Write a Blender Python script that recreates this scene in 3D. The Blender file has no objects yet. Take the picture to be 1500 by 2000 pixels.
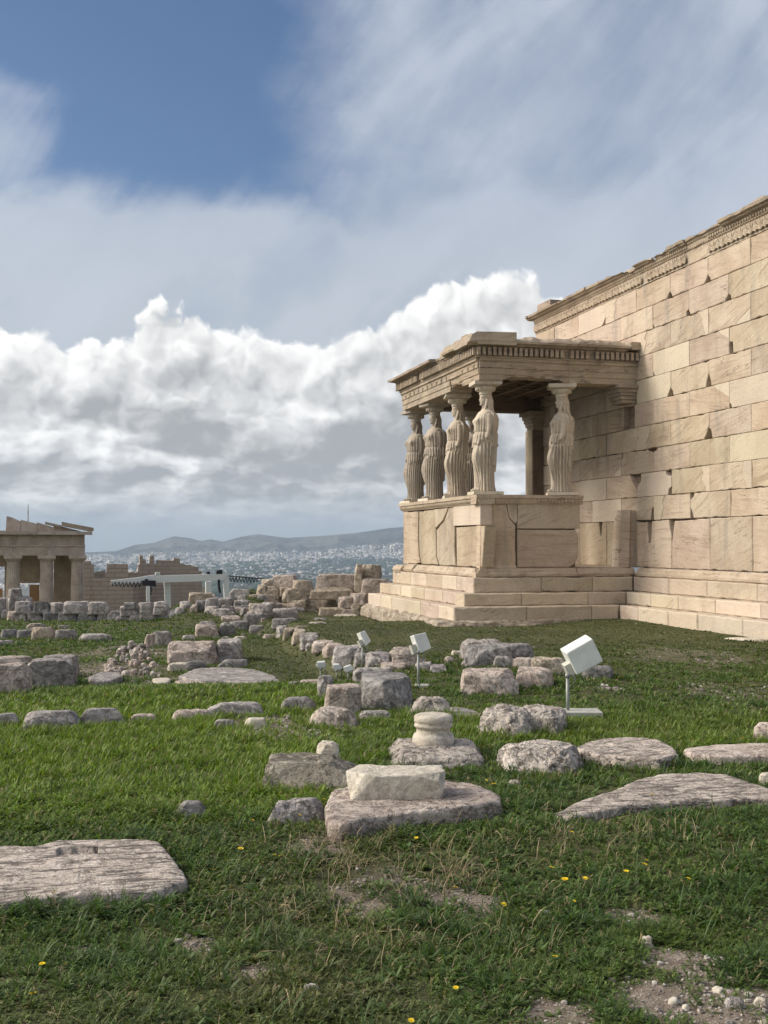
import bpy, bmesh, math, random
import numpy as np
from mathutils import Vector, Matrix, Euler
from math import sin, cos, pi, radians, atan2, atan, tan, sqrt, floor

random.seed(7)
rng = np.random.default_rng(7)
scene = bpy.context.scene
COL = scene.collection

# ---------------------------------------------------------------- camera
F, EYE = 2340.0, 1.6                      # focal length in pixels of the 1500x2000 photo
YAW, PITCH = atan(602 / F), atan(62 / F)
fwd = Vector((sin(YAW) * cos(PITCH), cos(YAW) * cos(PITCH), sin(PITCH)))
rgt = Vector((cos(YAW), -sin(YAW), 0))
upv = rgt.cross(fwd)
cam = bpy.data.cameras.new('camera'); camo = bpy.data.objects.new('camera', cam)
COL.objects.link(camo); scene.camera = camo
camo.location = (0, 0, EYE); camo.rotation_euler = (pi / 2 + PITCH, 0, -YAW)
cam.sensor_fit = 'VERTICAL'; cam.sensor_height = 24; cam.lens = 24 * F / 2000
cam.clip_start = 0.05; cam.clip_end = 60000

scene.view_settings.view_transform = 'Standard'
scene.view_settings.look = 'None'
scene.view_settings.exposure = 0.55
scene.view_settings.gamma = 1.0
scene.cycles.use_denoising = True
scene.cycles.volume_bounces = 0
scene.cycles.max_bounces = 5
scene.cycles.diffuse_bounces = 3
scene.cycles.transparent_max_bounces = 4


# ---------------------------------------------------------------- node helper
class E:
    def __init__(s, nt, sock): s.nt, s.s = nt, sock
    def _b(a, b, op, rev=False):
        n = a.nt.nodes.new('ShaderNodeMath'); n.operation = op
        x, y = (b, a) if rev else (a, b)
        for i, v in enumerate((x, y)):
            if isinstance(v, E): a.nt.links.new(v.s, n.inputs[i])
            elif v is not None: n.inputs[i].default_value = v
        return E(a.nt, n.outputs[0])
    def __add__(a, b): return a._b(b, 'ADD')
    def __radd__(a, b): return a._b(b, 'ADD')
    def __sub__(a, b): return a._b(b, 'SUBTRACT')
    def __rsub__(a, b): return a._b(b, 'SUBTRACT', True)
    def __mul__(a, b): return a._b(b, 'MULTIPLY')
    def __rmul__(a, b): return a._b(b, 'MULTIPLY')
    def __truediv__(a, b): return a._b(b, 'DIVIDE')
    def __pow__(a, b): return a._b(b, 'POWER')
    def mx(a, b): return a._b(b, 'MAXIMUM')
    def mn(a, b): return a._b(b, 'MINIMUM')
    def f(a, op): return a._b(None, op)
    def clamp(a): return a.mx(0.0).mn(1.0)
    def ss(a, lo, hi, t0=0.0, t1=1.0, mode='SMOOTHSTEP'):
        n = a.nt.nodes.new('ShaderNodeMapRange'); n.interpolation_type = mode; n.clamp = True
        a.nt.links.new(a.s, n.inputs[0])
        for i, v in zip((1, 2, 3, 4), (lo, hi, t0, t1)): n.inputs[i].default_value = v
        return E(a.nt, n.outputs[0])


def vec(nt, x, y, z):
    n = nt.nodes.new('ShaderNodeCombineXYZ')
    for i, v in enumerate((x, y, z)):
        if isinstance(v, E): nt.links.new(v.s, n.inputs[i])
        else: n.inputs[i].default_value = v
    return E(nt, n.outputs[0])


def sep(v):
    n = v.nt.nodes.new('ShaderNodeSeparateXYZ'); v.nt.links.new(v.s, n.inputs[0])
    return [E(v.nt, o) for o in n.outputs]


def vadd(a, b):
    n = a.nt.nodes.new('ShaderNodeVectorMath'); n.operation = 'ADD'
    a.nt.links.new(a.s, n.inputs[0])
    if isinstance(b, E): a.nt.links.new(b.s, n.inputs[1])
    else: n.inputs[1].default_value = b
    return E(a.nt, n.outputs[0])


def vmap(v, scale=(1, 1, 1), rot=(0, 0, 0), loc=(0, 0, 0)):
    n = v.nt.nodes.new('ShaderNodeMapping'); v.nt.links.new(v.s, n.inputs[0])
    n.inputs['Scale'].default_value = scale; n.inputs['Rotation'].default_value = rot
    n.inputs['Location'].default_value = loc
    return E(v.nt, n.outputs[0])


def noise(v, scale=1.0, detail=4.0, rough=0.55, dist=0.0, color=False):
    n = v.nt.nodes.new('ShaderNodeTexNoise'); v.nt.links.new(v.s, n.inputs['Vector'])
    n.inputs['Scale'].default_value = scale; n.inputs['Detail'].default_value = detail
    n.inputs['Roughness'].default_value = rough; n.inputs['Distortion'].default_value = dist
    return E(v.nt, n.outputs[1 if color else 0])


def voronoi(v, scale=1.0, feature='F1', rand=1.0):
    n = v.nt.nodes.new('ShaderNodeTexVoronoi'); v.nt.links.new(v.s, n.inputs['Vector'])
    n.feature = feature; n.inputs['Scale'].default_value = scale
    n.inputs['Randomness'].default_value = rand
    return E(v.nt, n.outputs[0])


def mixc(f, a, b, blend='MIX'):
    nt = f.nt if isinstance(f, E) else (a.nt if isinstance(a, E) else b.nt)
    n = nt.nodes.new('ShaderNodeMix'); n.data_type = 'RGBA'; n.blend_type = blend
    for i, v in ((0, f), (6, a), (7, b)):
        if isinstance(v, E): nt.links.new(v.s, n.inputs[i])
        elif i == 0: n.inputs[0].default_value = v
        else: n.inputs[i].default_value = (*v, 1) if len(v) == 3 else v
    return E(nt, n.outputs[2])


def curve(x, pts):
    n = x.nt.nodes.new('ShaderNodeFloatCurve'); c = n.mapping.curves[0]
    n.mapping.clip_min_x = 0; n.mapping.clip_max_x = 1
    while len(c.points) < len(pts): c.points.new(0.5, 0.5)
    for p, (a, b) in zip(c.points, pts): p.location = (a, b); p.handle_type = 'AUTO'
    n.mapping.update(); n.inputs[0].default_value = 1.0
    x.nt.links.new(x.s, n.inputs[1])
    return E(x.nt, n.outputs[0])


# ---------------------------------------------------------------- sky with clouds (in compass bearing and elevation)
HAZE = 6.8e-5
SUN_AZ, SUN_EL = radians(-72), radians(33)
world = bpy.data.worlds.new('World'); scene.world = world
world.use_nodes = True
nt = world.node_tree; nt.nodes.clear()
wo = nt.nodes.new('ShaderNodeOutputWorld'); bg = nt.nodes.new('ShaderNodeBackground')
nt.links.new(bg.outputs[0], wo.inputs[0])
sky = nt.nodes.new('ShaderNodeTexSky'); sky.sky_type = 'NISHITA'; sky.sun_disc = False
sky.sun_elevation = SUN_EL; sky.sun_rotation = SUN_AZ; sky.altitude = 150
sky.air_density = 1.0; sky.dust_density = 1.5; sky.ozone_density = 2.0
tc = nt.nodes.new('ShaderNodeTexCoord')
D = E(nt, tc.outputs['Generated'])
dx, dy, dz = sep(D)
el = dz.f('ARCSINE') * (180 / pi)                 # degrees
az = dx._b(dy, 'ARCTAN2') * (180 / pi)            # 0 = along the temple wall, + to the right


def pa(px): return math.degrees(YAW + atan((px - 750) / F))
def pe(py): return math.degrees(atan((1062 - py) / F))


elc = el.mx(0.0)
w1 = noise(vec(nt, az * 0.10, elc * 0.16, 0.0), 1.0, 5, 0.55) - 0.5
w2 = noise(vec(nt, az * 0.10 + 9.3, elc * 0.16 + 4.1, 2.0), 1.0, 5, 0.55) - 0.5
st_s = noise(vmap(vmap(vec(nt, az, elc, 9.0), (1, 1, 1), (0, 0, radians(-55))), (0.10, 0.5, 1)), 1.0, 5, 0.6, 0.5)
# high thin veil, combed from the lower left to the upper right
az_e = az + w1 * 9.0 + (st_s - 0.5) * 3.0 - (el - 20.0) * 0.10
right = (az_e + noise(vec(nt, elc * .35, az * .15, 7.), 1.0, 6, .65) * 5.0).ss(pa(560) + 0.6, pa(800) + 3.4)
low = (elc + w2 * 4.2 + w1 * 3.0 + (st_s - .5) * 2.0).ss(pe(330), pe(440), 0.0, 1.0)
wisp_d = (((az - pa(-70)) * 0.36)._b(2.0, 'POWER') + ((elc - pe(330) - (az - pa(0)) * 0.5) * 0.34)._b(2.0, 'POWER')).f('SQRT')
wisp = (wisp_d * 0.8 + w2 * 1.8 + w1 * 1.4 + (st_s - .5) * 1.0).ss(1.35, 0.2)
st = noise(vadd(vmap(vmap(vec(nt, az, elc, 0.0), (1, 1, 1), (0, 0, radians(-40))), (0.06, 0.20, 1)), (3.1, 1.7, 0)), 1.0, 6, 0.5, 0.6)
st2 = noise(vmap(vec(nt, az, elc, 3.0), (0.16, 0.16, 1)), 1.0, 6, 0.55, 0.3)
comb = (st * 0.65 + st2 * 0.5)
veil = (right.mx(low) * ((comb + (st_s - .5) * .25).ss(0.30, 0.72, 0.50, 1.0) + low * 0.20)).mx(wisp * 0.85).clamp()
outside = ((az - 16.0).f('ABSOLUTE')).ss(24.0, 40.0)       # beyond the picture: broken cloud all round
broken = noise(D, 2.6, 6, 0.55).ss(0.42, 0.62)
outside_l = (az + 5.0).ss(0.0, -14.0)
veil = veil * (1.0 - outside) + broken * outside * 0.85
veil = veil * el.ss(-1, 0.5)

S0 = 0.1
clear = mixc(1.0, E(nt, sky.outputs[0]), (0.50, 0.58, 0.68), 'MULTIPLY')
veilc = mixc((elc + w1 * 3).ss(pe(620), pe(300)), (3.9, 4.2, 4.6), (3.25, 3.65, 4.4))
veilc = mixc(comb.ss(0.45, 0.75) * 0.45, veilc, (4.6, 4.95, 5.5))
c = mixc(veil * 0.90, clear, veilc)
# cumulus bank: its top outline by bearing, billows displaced by noise
top_pts = [(-900, 560), (-300, 600), (0, 648), (60, 640), (130, 668), (210, 662), (290, 650), (370, 640), (430, 650), (480, 662),
           (560, 684), (640, 676), (720, 668), (765, 622), (810, 580), (880, 560), (960, 552), (1030, 538), (1080, 552),
           (1108, 585), (1150, 700), (1300, 760), (1700, 720), (2600, 640)]
a0, a1 = pa(-900), pa(2600)
topel = curve((az - a0) / (a1 - a0), [((pa(x) - a0) / (a1 - a0), pe(y) / 20.0) for x, y in top_pts]) * 20.0
# perspective-compressed cloud coordinates: billows shrink towards the horizon
lv = (elc + 4.5).f('LOGARITHM') * 4.0
for n_ in nt.nodes:
    if n_.type == 'MATH' and n_.operation == 'LOGARITHM': n_.inputs[1].default_value = math.e
P = vec(nt, az * 0.36, lv * 1.15, 0.0)
wn = noise(P, 1.1, 2, 0.5, 0.0, True)
def vscale(v, k):
    n = nt.nodes.new('ShaderNodeVectorMath'); n.operation = 'SCALE'; nt.links.new(v.s, n.inputs[0]); n.inputs[3].default_value = k
    return E(nt, n.outputs[0])
Pw = vadd(P, vscale(wn, 0.5))
def svor(v, scale):
    n = nt.nodes.new('ShaderNodeTexVoronoi'); nt.links.new(v.s, n.inputs['Vector']); n.voronoi_dimensions = '2D'; n.feature = 'SMOOTH_F1'; n.inputs['Scale'].default_value = scale
    n.inputs['Smoothness'].default_value = 0.9; return E(nt, n.outputs[0])
def puff(v):      # cauliflower: large swells with smaller ones riding on them
    n1_ = noise(v, 0.55, 1.0, 0.4)
    return (n1_ - 0.5) * 2.6 + (0.55 - svor(v, 0.95)) * 1.15 + (0.5 - svor(vadd(v, (5, 2, 1)), 2.3)) * 0.66 + (0.5 - svor(vadd(v, (1, 8, 3)), 5.4)) * 0.34
w3 = noise(vadd(P, (4, 4, 4)), 3.0, 4, 0.55, 0.0, True)
Pw = vadd(Pw, vscale(w3, 0.30))
b1 = puff(Pw); b1u = puff(vadd(Pw, (-0.16, 0.26, 0.0)))
fz = noise(vadd(Pw, (2, 2, 2)), 9.0, 5, 0.6) - 0.5
dens = (topel - elc) * 0.80 + b1 * 1.5 - 0.30 + fz * 0.30
cum = dens.ss(0.0, 0.42)
lit = (b1 - b1u) * 0.52
depthc = (topel - elc).ss(0.0, 7.0)
shade = lit + 0.66 - depthc * 0.20 + (0.55 - dens.mn(2.0) * 0.5).mx(0.0) * 0.25 - b1 * 0.10 + fz * 0.10
# flat grey undersides in layers lower down, with brighter breaks between them
lay = noise(vadd(vec(nt, az * 0.15, lv * 0.95, 5.0), vscale(w3, 0.12)), 1.0, 3, 0.5, 0.3)
shade = shade - (lay.ss(0.36, 0.64) * elc.ss(pe(1000), pe(930)) * elc.ss(pe(690), pe(880))) * 0.40
shade = shade + (lay.ss(0.48, 0.34) * elc.ss(pe(1030), pe(950)) * elc.ss(pe(780), pe(880))) * 0.28
shade = shade.clamp()
cumc = mixc(shade.ss(0.05, 0.60), (2.9, 2.97, 3.05), (5.2, 5.2, 5.2))
cumc = mixc(shade.ss(0.45, 0.92), cumc, (7.9, 7.85, 7.7))
c = mixc(cum * el.ss(-0.5, 0.3), c, cumc)
# pale band over the horizon
c = mixc(elc.ss(pe(950), pe(1055), 0.0, 0.92), c, (3.1, 3.45, 3.6))
# thin cloud glowing round the sun, outside the picture to the left
sd_ = nt.nodes.new('ShaderNodeVectorMath'); sd_.operation = 'DOT_PRODUCT'; nt.links.new(D.s, sd_.inputs[0])
sd_.inputs[1].default_value = (sin(SUN_AZ) * cos(SUN_EL), cos(SUN_AZ) * cos(SUN_EL), sin(SUN_EL)); glow = E(nt, sd_.outputs['Value']).ss(0.62, 1.0)
glow2 = E(nt, sd_.outputs['Value']).ss(0.2, 0.75)
c = mixc(glow2 * 0.8 * outside_l, c, (6.0, 5.9, 5.7)); c = mixc(glow * 0.9 * outside_l, c, (17.0, 15.6, 13.4))
nt.links.new(c.s, bg.inputs[0]); bg.inputs[1].default_value = S0
world.cycles.sampling_method = 'MANUAL'; world.cycles.sample_map_resolution = 512

sunl = bpy.data.lights.new('sun', 'SUN'); suno = bpy.data.objects.new('sun', sunl); COL.objects.link(suno)
sunl.energy = 2.2; sunl.angle = radians(20); sunl.color = (1.0, 0.91, 0.79)
tosun = Vector((sin(SUN_AZ) * cos(SUN_EL), cos(SUN_AZ) * cos(SUN_EL), sin(SUN_EL)))
suno.rotation_euler = tosun.to_track_quat('Z', 'Y').to_euler()


# ---------------------------------------------------------------- photo pixel <-> place
def ray(px, py): return fwd + rgt * ((px - 750) / F) + upv * ((1000 - py) / F)
CAM = Vector((0, 0, EYE))
def on_z(px, py, z):
    d = ray(px, py); return CAM + d * ((z - EYE) / d.z)
def on_y(px, py, y):
    d = ray(px, py); return CAM + d * (y / d.y)
def on_x(px, py, x):
    d = ray(px, py); return CAM + d * (x / d.x)
def at_d(px, py, dep): return CAM + ray(px, py) * dep
def depth_of(p): return (Vector(p) - CAM).dot(fwd)
def proj(p):
    v = Vector(p) - CAM; d = v.dot(fwd)
    return 750 + F * v.dot(rgt) / d, 1000 - F * v.dot(upv) / d


# ---------------------------------------------------------------- numpy noise
_perm = rng.permutation(256); _perm = np.concatenate([_perm, _perm, _perm])
_grad = rng.normal(size=(256, 3)); _grad /= np.linalg.norm(_grad, axis=1)[:, None]
def gn(p):
    p = np.asarray(p, float); i = np.floor(p).astype(int); f = p - i; u = f * f * f * (f * (f * 6 - 15) + 10)
    r = 0
    for a in (0, 1):
        for b in (0, 1):
            for c_ in (0, 1):
                h = _perm[_perm[_perm[(i[..., 0] + a) & 255] + ((i[..., 1] + b) & 255)] + ((i[..., 2] + c_) & 255)]
                g = _grad[h]; dd = (g * (f - np.array([a, b, c_]))).sum(-1)
                w = (u[..., 0] if a else 1 - u[..., 0]) * (u[..., 1] if b else 1 - u[..., 1]) * (u[..., 2] if c_ else 1 - u[..., 2])
                r = r + w * dd
    return r
def fbm(p, octv=4, rough=0.5):
    p = np.asarray(p, float); s = 0; a = 1
    for k in range(octv): s = s + a * gn(p * (2.03 ** k) + k * 17.3); a *= rough
    return s
def sst(x, a, b):
    t = np.clip((np.asarray(x, float) - a) / (b - a), 0, 1); return t * t * (3 - 2 * t)


# ---------------------------------------------------------------- objects
def link(o, parent=None):
    COL.objects.link(o)
    if parent is not None: o.parent = parent
    return o
def tag(o, label=None, cat=None, group=None, kind=None):
    if label: o['label'] = label
    if cat: o['category'] = cat
    if group: o['group'] = group
    if kind: o['kind'] = kind
    return o
def empty(name, loc=(0, 0, 0), rz=0.0):
    o = bpy.data.objects.new(name, None); o.location = loc; o.rotation_euler = (0, 0, rz); o.empty_display_size = 0.2
    return link(o)
def mesh_obj(name, V, Fc, mats, parent=None, smooth=False, mi=None, loc=None):
    me = bpy.data.meshes.new(name); me.from_pydata([tuple(v) for v in V], [], [tuple(f) for f in Fc])
    for m in (mats if isinstance(mats, (list, tuple)) else [mats]): me.materials.append(m)
    if mi is not None: me.polygons.foreach_set('material_index', mi)
    if smooth: me.polygons.foreach_set('use_smooth', [True] * len(me.polygons))
    me.update(); o = bpy.data.objects.new(name, me)
    if loc is not None: o.location = loc
    return link(o, parent)
def big_mesh(name, V, loops, starts, totals, mats, col=None, smooth=True, parent=None):
    me = bpy.data.meshes.new(name); me.vertices.add(len(V)); me.vertices.foreach_set('co', np.ascontiguousarray(V, np.float32).ravel())
    me.loops.add(len(loops)); me.loops.foreach_set('vertex_index', loops.astype(np.int32))
    me.polygons.add(len(starts)); me.polygons.foreach_set('loop_start', starts.astype(np.int32))
    me.polygons.foreach_set('loop_total', totals.astype(np.int32))
    if smooth: me.polygons.foreach_set('use_smooth', np.ones(len(starts), bool))
    if col is not None:
        a = me.color_attributes.new('Col', 'FLOAT_COLOR', 'POINT')
        a.data.foreach_set('color', np.concatenate([col, np.ones((len(col), 1))], 1).astype(np.float32).ravel())
    me.update(calc_edges=True)
    for m in (mats if isinstance(mats, (list, tuple)) else [mats]): me.materials.append(m)
    return link(bpy.data.objects.new(name, me), parent)


class MB:
    """collects shapes into one mesh"""
    def __init__(s, tint=None): s.V, s.F, s.M, s.T, s.t = [], [], [], [], tint
    def add(s, V, Fc, m=0, t=None):
        s.sync(); t = t or s.t or tuple(random.random() for _ in range(3)); s.T += [t] * len(V)
        b = len(s.V); s.V += [tuple(v) for v in V]; s.F += [tuple(i + b for i in f) for f in Fc]; s.M += [m] * len(Fc)
    def sync(s):
        k = len(s.V) - len(s.T)
        if k > 0: s.T += [s.t or tuple(random.random() for _ in range(3))] * k
    def box(s, a, b, m=0, jit=0.0):
        (x0, y0, z0), (x1, y1, z1) = a, b
        V = [(x, y, z) for z in (z0, z1) for x, y in ((x0, y0), (x1, y0), (x1, y1), (x0, y1))]
        if jit: V = [tuple(c_ + random.uniform(-jit, jit) for c_ in v) for v in V]
        s.add(V, [(3, 2, 1, 0), (4, 5, 6, 7), (0, 1, 5, 4), (1, 2, 6, 5), (2, 3, 7, 6), (3, 0, 4, 7)], m)
    def tube(s, pts, r, n=8, m=0, cap=True):
        s.sync()
        rs = r if isinstance(r, (list, tuple)) else [r] * len(pts)
        pts = [Vector(p) for p in pts]; b = len(s.V); rings = []
        for i, p in enumerate(pts):
            t = (pts[min(i + 1, len(pts) - 1)] - pts[max(i - 1, 0)]).normalized()
            u = t.cross(Vector((0.13, 0.31, 0.94)) if abs(t.z) < .9 else Vector((1, 0, 0))).normalized(); w = t.cross(u)
            for k in range(n):
                a = 2 * pi * k / n; s.V.append(tuple(p + (u * cos(a) + w * sin(a)) * rs[i]))
        for i in range(len(pts) - 1):
            for k in range(n):
                a, c_ = b + i * n + k, b + i * n + (k + 1) % n; s.F.append((a, c_, c_ + n, a + n)); s.M.append(m)
        if cap:
            s.F.append(tuple(b + k for k in range(n - 1, -1, -1))); s.M.append(m)
            s.F.append(tuple(b + (len(pts) - 1) * n + k for k in range(n))); s.M.append(m)
    def lathe(s, prof, c_=(0, 0, 0), n=24, m=0):
        s.sync()
        b = len(s.V)
        for r, z in prof:
            for k in range(n):
                a = 2 * pi * k / n; s.V.append((c_[0] + r * cos(a), c_[1] + r * sin(a), c_[2] + z))
        for i in range(len(prof) - 1):
            for k in range(n):
                p, q = b + i * n + k, b + i * n + (k + 1) % n; s.F.append((p, q, q + n, p + n)); s.M.append(m)
        s.F.append(tuple(b + k for k in range(n - 1, -1, -1))); s.M.append(m)
        s.F.append(tuple(b + (len(prof) - 1) * n + k for k in range(n))); s.M.append(m)
    def build(s, name, mats, parent=None, smooth=False, loc=None):
        s.sync(); o = mesh_obj(name, s.V, s.F, mats, parent, smooth, s.M, loc)
        a = o.data.color_attributes.new('Tint', 'FLOAT_COLOR', 'POINT')
        a.data.foreach_set('color', np.concatenate([np.array(s.T, np.float32), np.ones((len(s.T), 1), np.float32)], 1).ravel())
        return o


# ---------------------------------------------------------------- materials
def material(name):
    m = bpy.data.materials.new(name); m.use_nodes = True
    t = m.node_tree; b = t.nodes['Principled BSDF']; b.inputs['Roughness'].default_value = 0.9
    b.inputs['Specular IOR Level'].default_value = 0.25
    return m, t, b
def coords(t, which='Object'):
    n = t.nodes.new('ShaderNodeTexCoord'); return E(t, n.outputs[which])
def objrand(t):
    n = t.nodes.new('ShaderNodeObjectInfo'); return E(t, n.outputs['Random'])
def attr(t, name='Col'):
    n = t.nodes.new('ShaderNodeAttribute'); n.attribute_name = name; return E(t, n.outputs['Color'])
def bump(t, b, h, strength=0.5, dist=0.02):
    n = t.nodes.new('ShaderNodeBump'); n.inputs['Strength'].default_value = strength; n.inputs['Distance'].default_value = dist
    t.links.new(h.s, n.inputs['Height']); t.links.new(n.outputs[0], b.inputs['Normal'])
def setc(t, b, c_): t.links.new(c_.s, b.inputs['Base Color'])
def pos(t):
    n = t.nodes.new('ShaderNodeNewGeometry'); return E(t, n.outputs['Position'])

def marble_mat(name, ca, cb, cv, vein=0.6, grime=0.35, bs=0.6, plane=True, tilt=8):
    """weathered pentelic marble: warm patina, slanted bedding veins, dark grime, pits"""
    m, t, b = material(name); p = pos(t); tint = attr(t, 'Tint')
    tr, tg, tb = sep(tint)
    off = vec(t, tr * 13.0, tg * 7.0, tb * 9.0)
    pp = vadd(p, off)
    vr = t.nodes.new('ShaderNodeVectorRotate'); vr.rotation_type = 'EULER_XYZ'; t.links.new(pp.s, vr.inputs['Vector'])
    an_ = (tg - 0.35) * 0.75; t.links.new(vec(t, an_, an_ * 0.8, 0.0).s, vr.inputs['Rotation']); rot = E(t, vr.outputs[0])
    big = noise(pp, 1.1, 4, 0.6)
    streak = noise(vmap(rot, (0.6, 0.6, 9.0)), 1.7, 6, 0.62, 0.12)
    fine = noise(p, 26.0, 5, 0.65)
    pits = voronoi(vadd(p, (3, 1, 2)), 9.0)
    col = mixc(big.ss(0.38, 0.62), ca, cb)
    col = mixc(streak.ss(0.50, 0.72) * vein, col, cv)
    col = mixc(1.0, col, mixc(fine.ss(0.2, 0.8), (0.86, 0.86, 0.86), (1.1, 1.1, 1.1)), 'MULTIPLY')
    g = (noise(vmap(p, (1.4, 1.4, 0.7)), 0.9, 7, 0.68)).ss(0.55, 0.74) * grime
    col = mixc(g, col, (0.11, 0.085, 0.07))
    crack = (noise(vmap(rot, (0.5, 0.5, 4.0)), 1.1, 4, 0.55, 0.5) - 0.5).f('ABSOLUTE').ss(0.007, 0.0) * noise(pp, 1.3, 2).ss(.5, .62) * 0.6
    col = mixc(crack, col, (0.10, 0.075, 0.06))
    stn = noise(vmap(p, (2.2, 2.2, 0.45)), 1.3, 6, 0.62, 0.5).ss(0.54, 0.70) * grime * 0.9
    col = mixc(stn, col, (0.235, 0.215, 0.195)); pit2 = voronoi(vadd(p, noise(p, 5.0, 2, .5, 0, True)), 16.0).ss(0.13, 0.05) * noise(pp, 2.0, 2).ss(.48, .58)
    col = mixc(pit2 * 0.7, col, (0.10, 0.08, 0.07))
    br = tr.ss(0, 1, 0.90, 1.08, 'LINEAR')
    col = mixc(1.0, col, vec(t, br, br * tg.ss(0, 1, .97, 1.02, 'LINEAR'), br * tb.ss(0, 1, .94, 1.03, 'LINEAR')), 'MULTIPLY')
    setc(t, b, col)
    h = streak * 0.55 + fine * 0.35 + pits.ss(0.0, 0.25) * 0.15 - pit2 * 0.5 - crack * 0.8 + big * 0.6
    bump(t, b, h, bs, 0.04)
    return m
M_OLD = marble_mat('old_marble', (0.440, 0.354, 0.272), (0.519, 0.436, 0.345), (0.275, 0.198, 0.152), vein=0.6, grime=0.45, bs=0.6)
M_NEW = marble_mat('new_marble', (0.529, 0.450, 0.365), (0.579, 0.500, 0.406), (0.459, 0.381, 0.299), vein=0.4, grime=0.12, bs=0.2)
M_STEP = marble_mat('step_marble', (0.440, 0.366, 0.294), (0.519, 0.446, 0.365), (0.359, 0.247, 0.162), vein=0.4, grime=0.22, bs=0.4)
M_DARK = marble_mat('soot_shade_marble', (0.16, 0.125, 0.10), (0.22, 0.17, 0.13), (0.10, 0.08, 0.065), grime=0.4)  # soot colour; on the pilaster plate it also carries painted shade
M_ROOF = marble_mat('worn_cornice_marble', (0.352, 0.287, 0.220), (0.441, 0.366, 0.287), (0.196, 0.153, 0.123), vein=0.6, grime=0.6, bs=0.9)
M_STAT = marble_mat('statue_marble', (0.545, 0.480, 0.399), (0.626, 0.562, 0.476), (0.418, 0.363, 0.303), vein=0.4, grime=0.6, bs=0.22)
M_FAR = marble_mat('far_marble', (0.46, 0.37, 0.31), (0.56, 0.48, 0.41), (0.36, 0.28, 0.23), grime=0.4, bs=0.3)
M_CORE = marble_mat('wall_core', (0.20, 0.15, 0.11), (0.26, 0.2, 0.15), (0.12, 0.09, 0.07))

def rock_mat(name, ca, cb, dark, light, pit=0.5, stre=0.0, bs=0.8, fs=1.0):
    m, t, b = material(name); o = coords(t); r = objrand(t)
    p = vadd(o, vec(t, r * 40.0, r * 23.0, r * 11.0))
    big = noise(p, 2.2 * fs, 5, 0.6)
    med = noise(p, 9.0 * fs, 6, 0.68, 0.4)
    fine = noise(p, 45.0 * fs, 4, 0.7)
    st_ = noise(vmap(p, (1.5, 9.0, 9.0), (0, 0, radians(8))), 2.6 * fs, 6, 0.68, 0.7)
    vo = voronoi(vadd(p, noise(p, 6.0, 2, .5, 0, True)), 14.0 * fs)
    col = mixc(big.ss(0.35, 0.65), ca, cb)
    col = mixc(med.ss(0.50, 0.62) * 0.85, col, light)
    k = med.ss(0.46, 0.34) * 0.6
    if stre: k = k.mx(st_.ss(0.51, 0.58) * stre)
    col = mixc(k, col, dark)
    col = mixc(fine.ss(0.54, 0.66) * 0.5, col, dark)
    n4 = noise(vmap(p, (1, 1, 1), (0, 0, 0), (7, 7, 7)), 3.5 * fs, 7, 0.72, 0.8); crk = (n4 - 0.5).f('ABSOLUTE').ss(0.022, 0.0)
    col = mixc(crk * 0.5, col, dark)
    col = mixc(vo.ss(0.16, 0.03) * pit, col, dark)
    br = r.ss(0, 1, 0.88, 1.12, 'LINEAR'); col = mixc(1.0, col, vec(t, br, br, br), 'MULTIPLY')
    setc(t, b, col)
    h = med * 0.9 + fine * 0.35 - crk * 0.4 + vo.ss(0.0, 0.3) * pit * 0.6 + big * 0.5 - st_ * stre * 0.8
    bump(t, b, h, bs, 0.045 / fs)
    return m
R_GREY = rock_mat('grey_limestone', (0.335, 0.312, 0.306), (0.430, 0.395, 0.379), (0.178, 0.160, 0.151), (0.581, 0.538, 0.508))
R_BLUE = rock_mat('blue_grey_limestone', (0.238, 0.230, 0.230), (0.313, 0.299, 0.295), (0.139, 0.128, 0.124), (0.419, 0.399, 0.383))
R_PINK = rock_mat('pinkish_limestone', (0.454, 0.377, 0.333), (0.546, 0.469, 0.418), (0.241, 0.191, 0.165), (0.662, 0.580, 0.521))
R_PALE = rock_mat('pale_slab_limestone', (0.514, 0.443, 0.390), (0.614, 0.536, 0.476), (0.187, 0.161, 0.146), (0.725, 0.641, 0.572), stre=1.0)
R_PORE = rock_mat('porous_limestone', (0.467, 0.420, 0.378), (0.593, 0.531, 0.480), (0.138, 0.123, 0.109), (0.706, 0.633, 0.574), pit=0.95, bs=1.0)
R_MOSS = rock_mat('lichen_rock', (0.240, 0.216, 0.178), (0.360, 0.324, 0.276), (0.090, 0.078, 0.057), (0.516, 0.462, 0.380), pit=0.7)
R_WHIT = rock_mat('white_marble_lump', (0.52, 0.47, 0.39), (0.60, 0.55, 0.47), (0.36, 0.32, 0.27), (0.66, 0.62, 0.55), pit=0.25, bs=0.5)
R_BUFF = rock_mat('buff_marble_block', (0.418, 0.353, 0.280), (0.506, 0.437, 0.353), (0.242, 0.190, 0.146), (0.583, 0.521, 0.437), stre=0.35)

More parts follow.
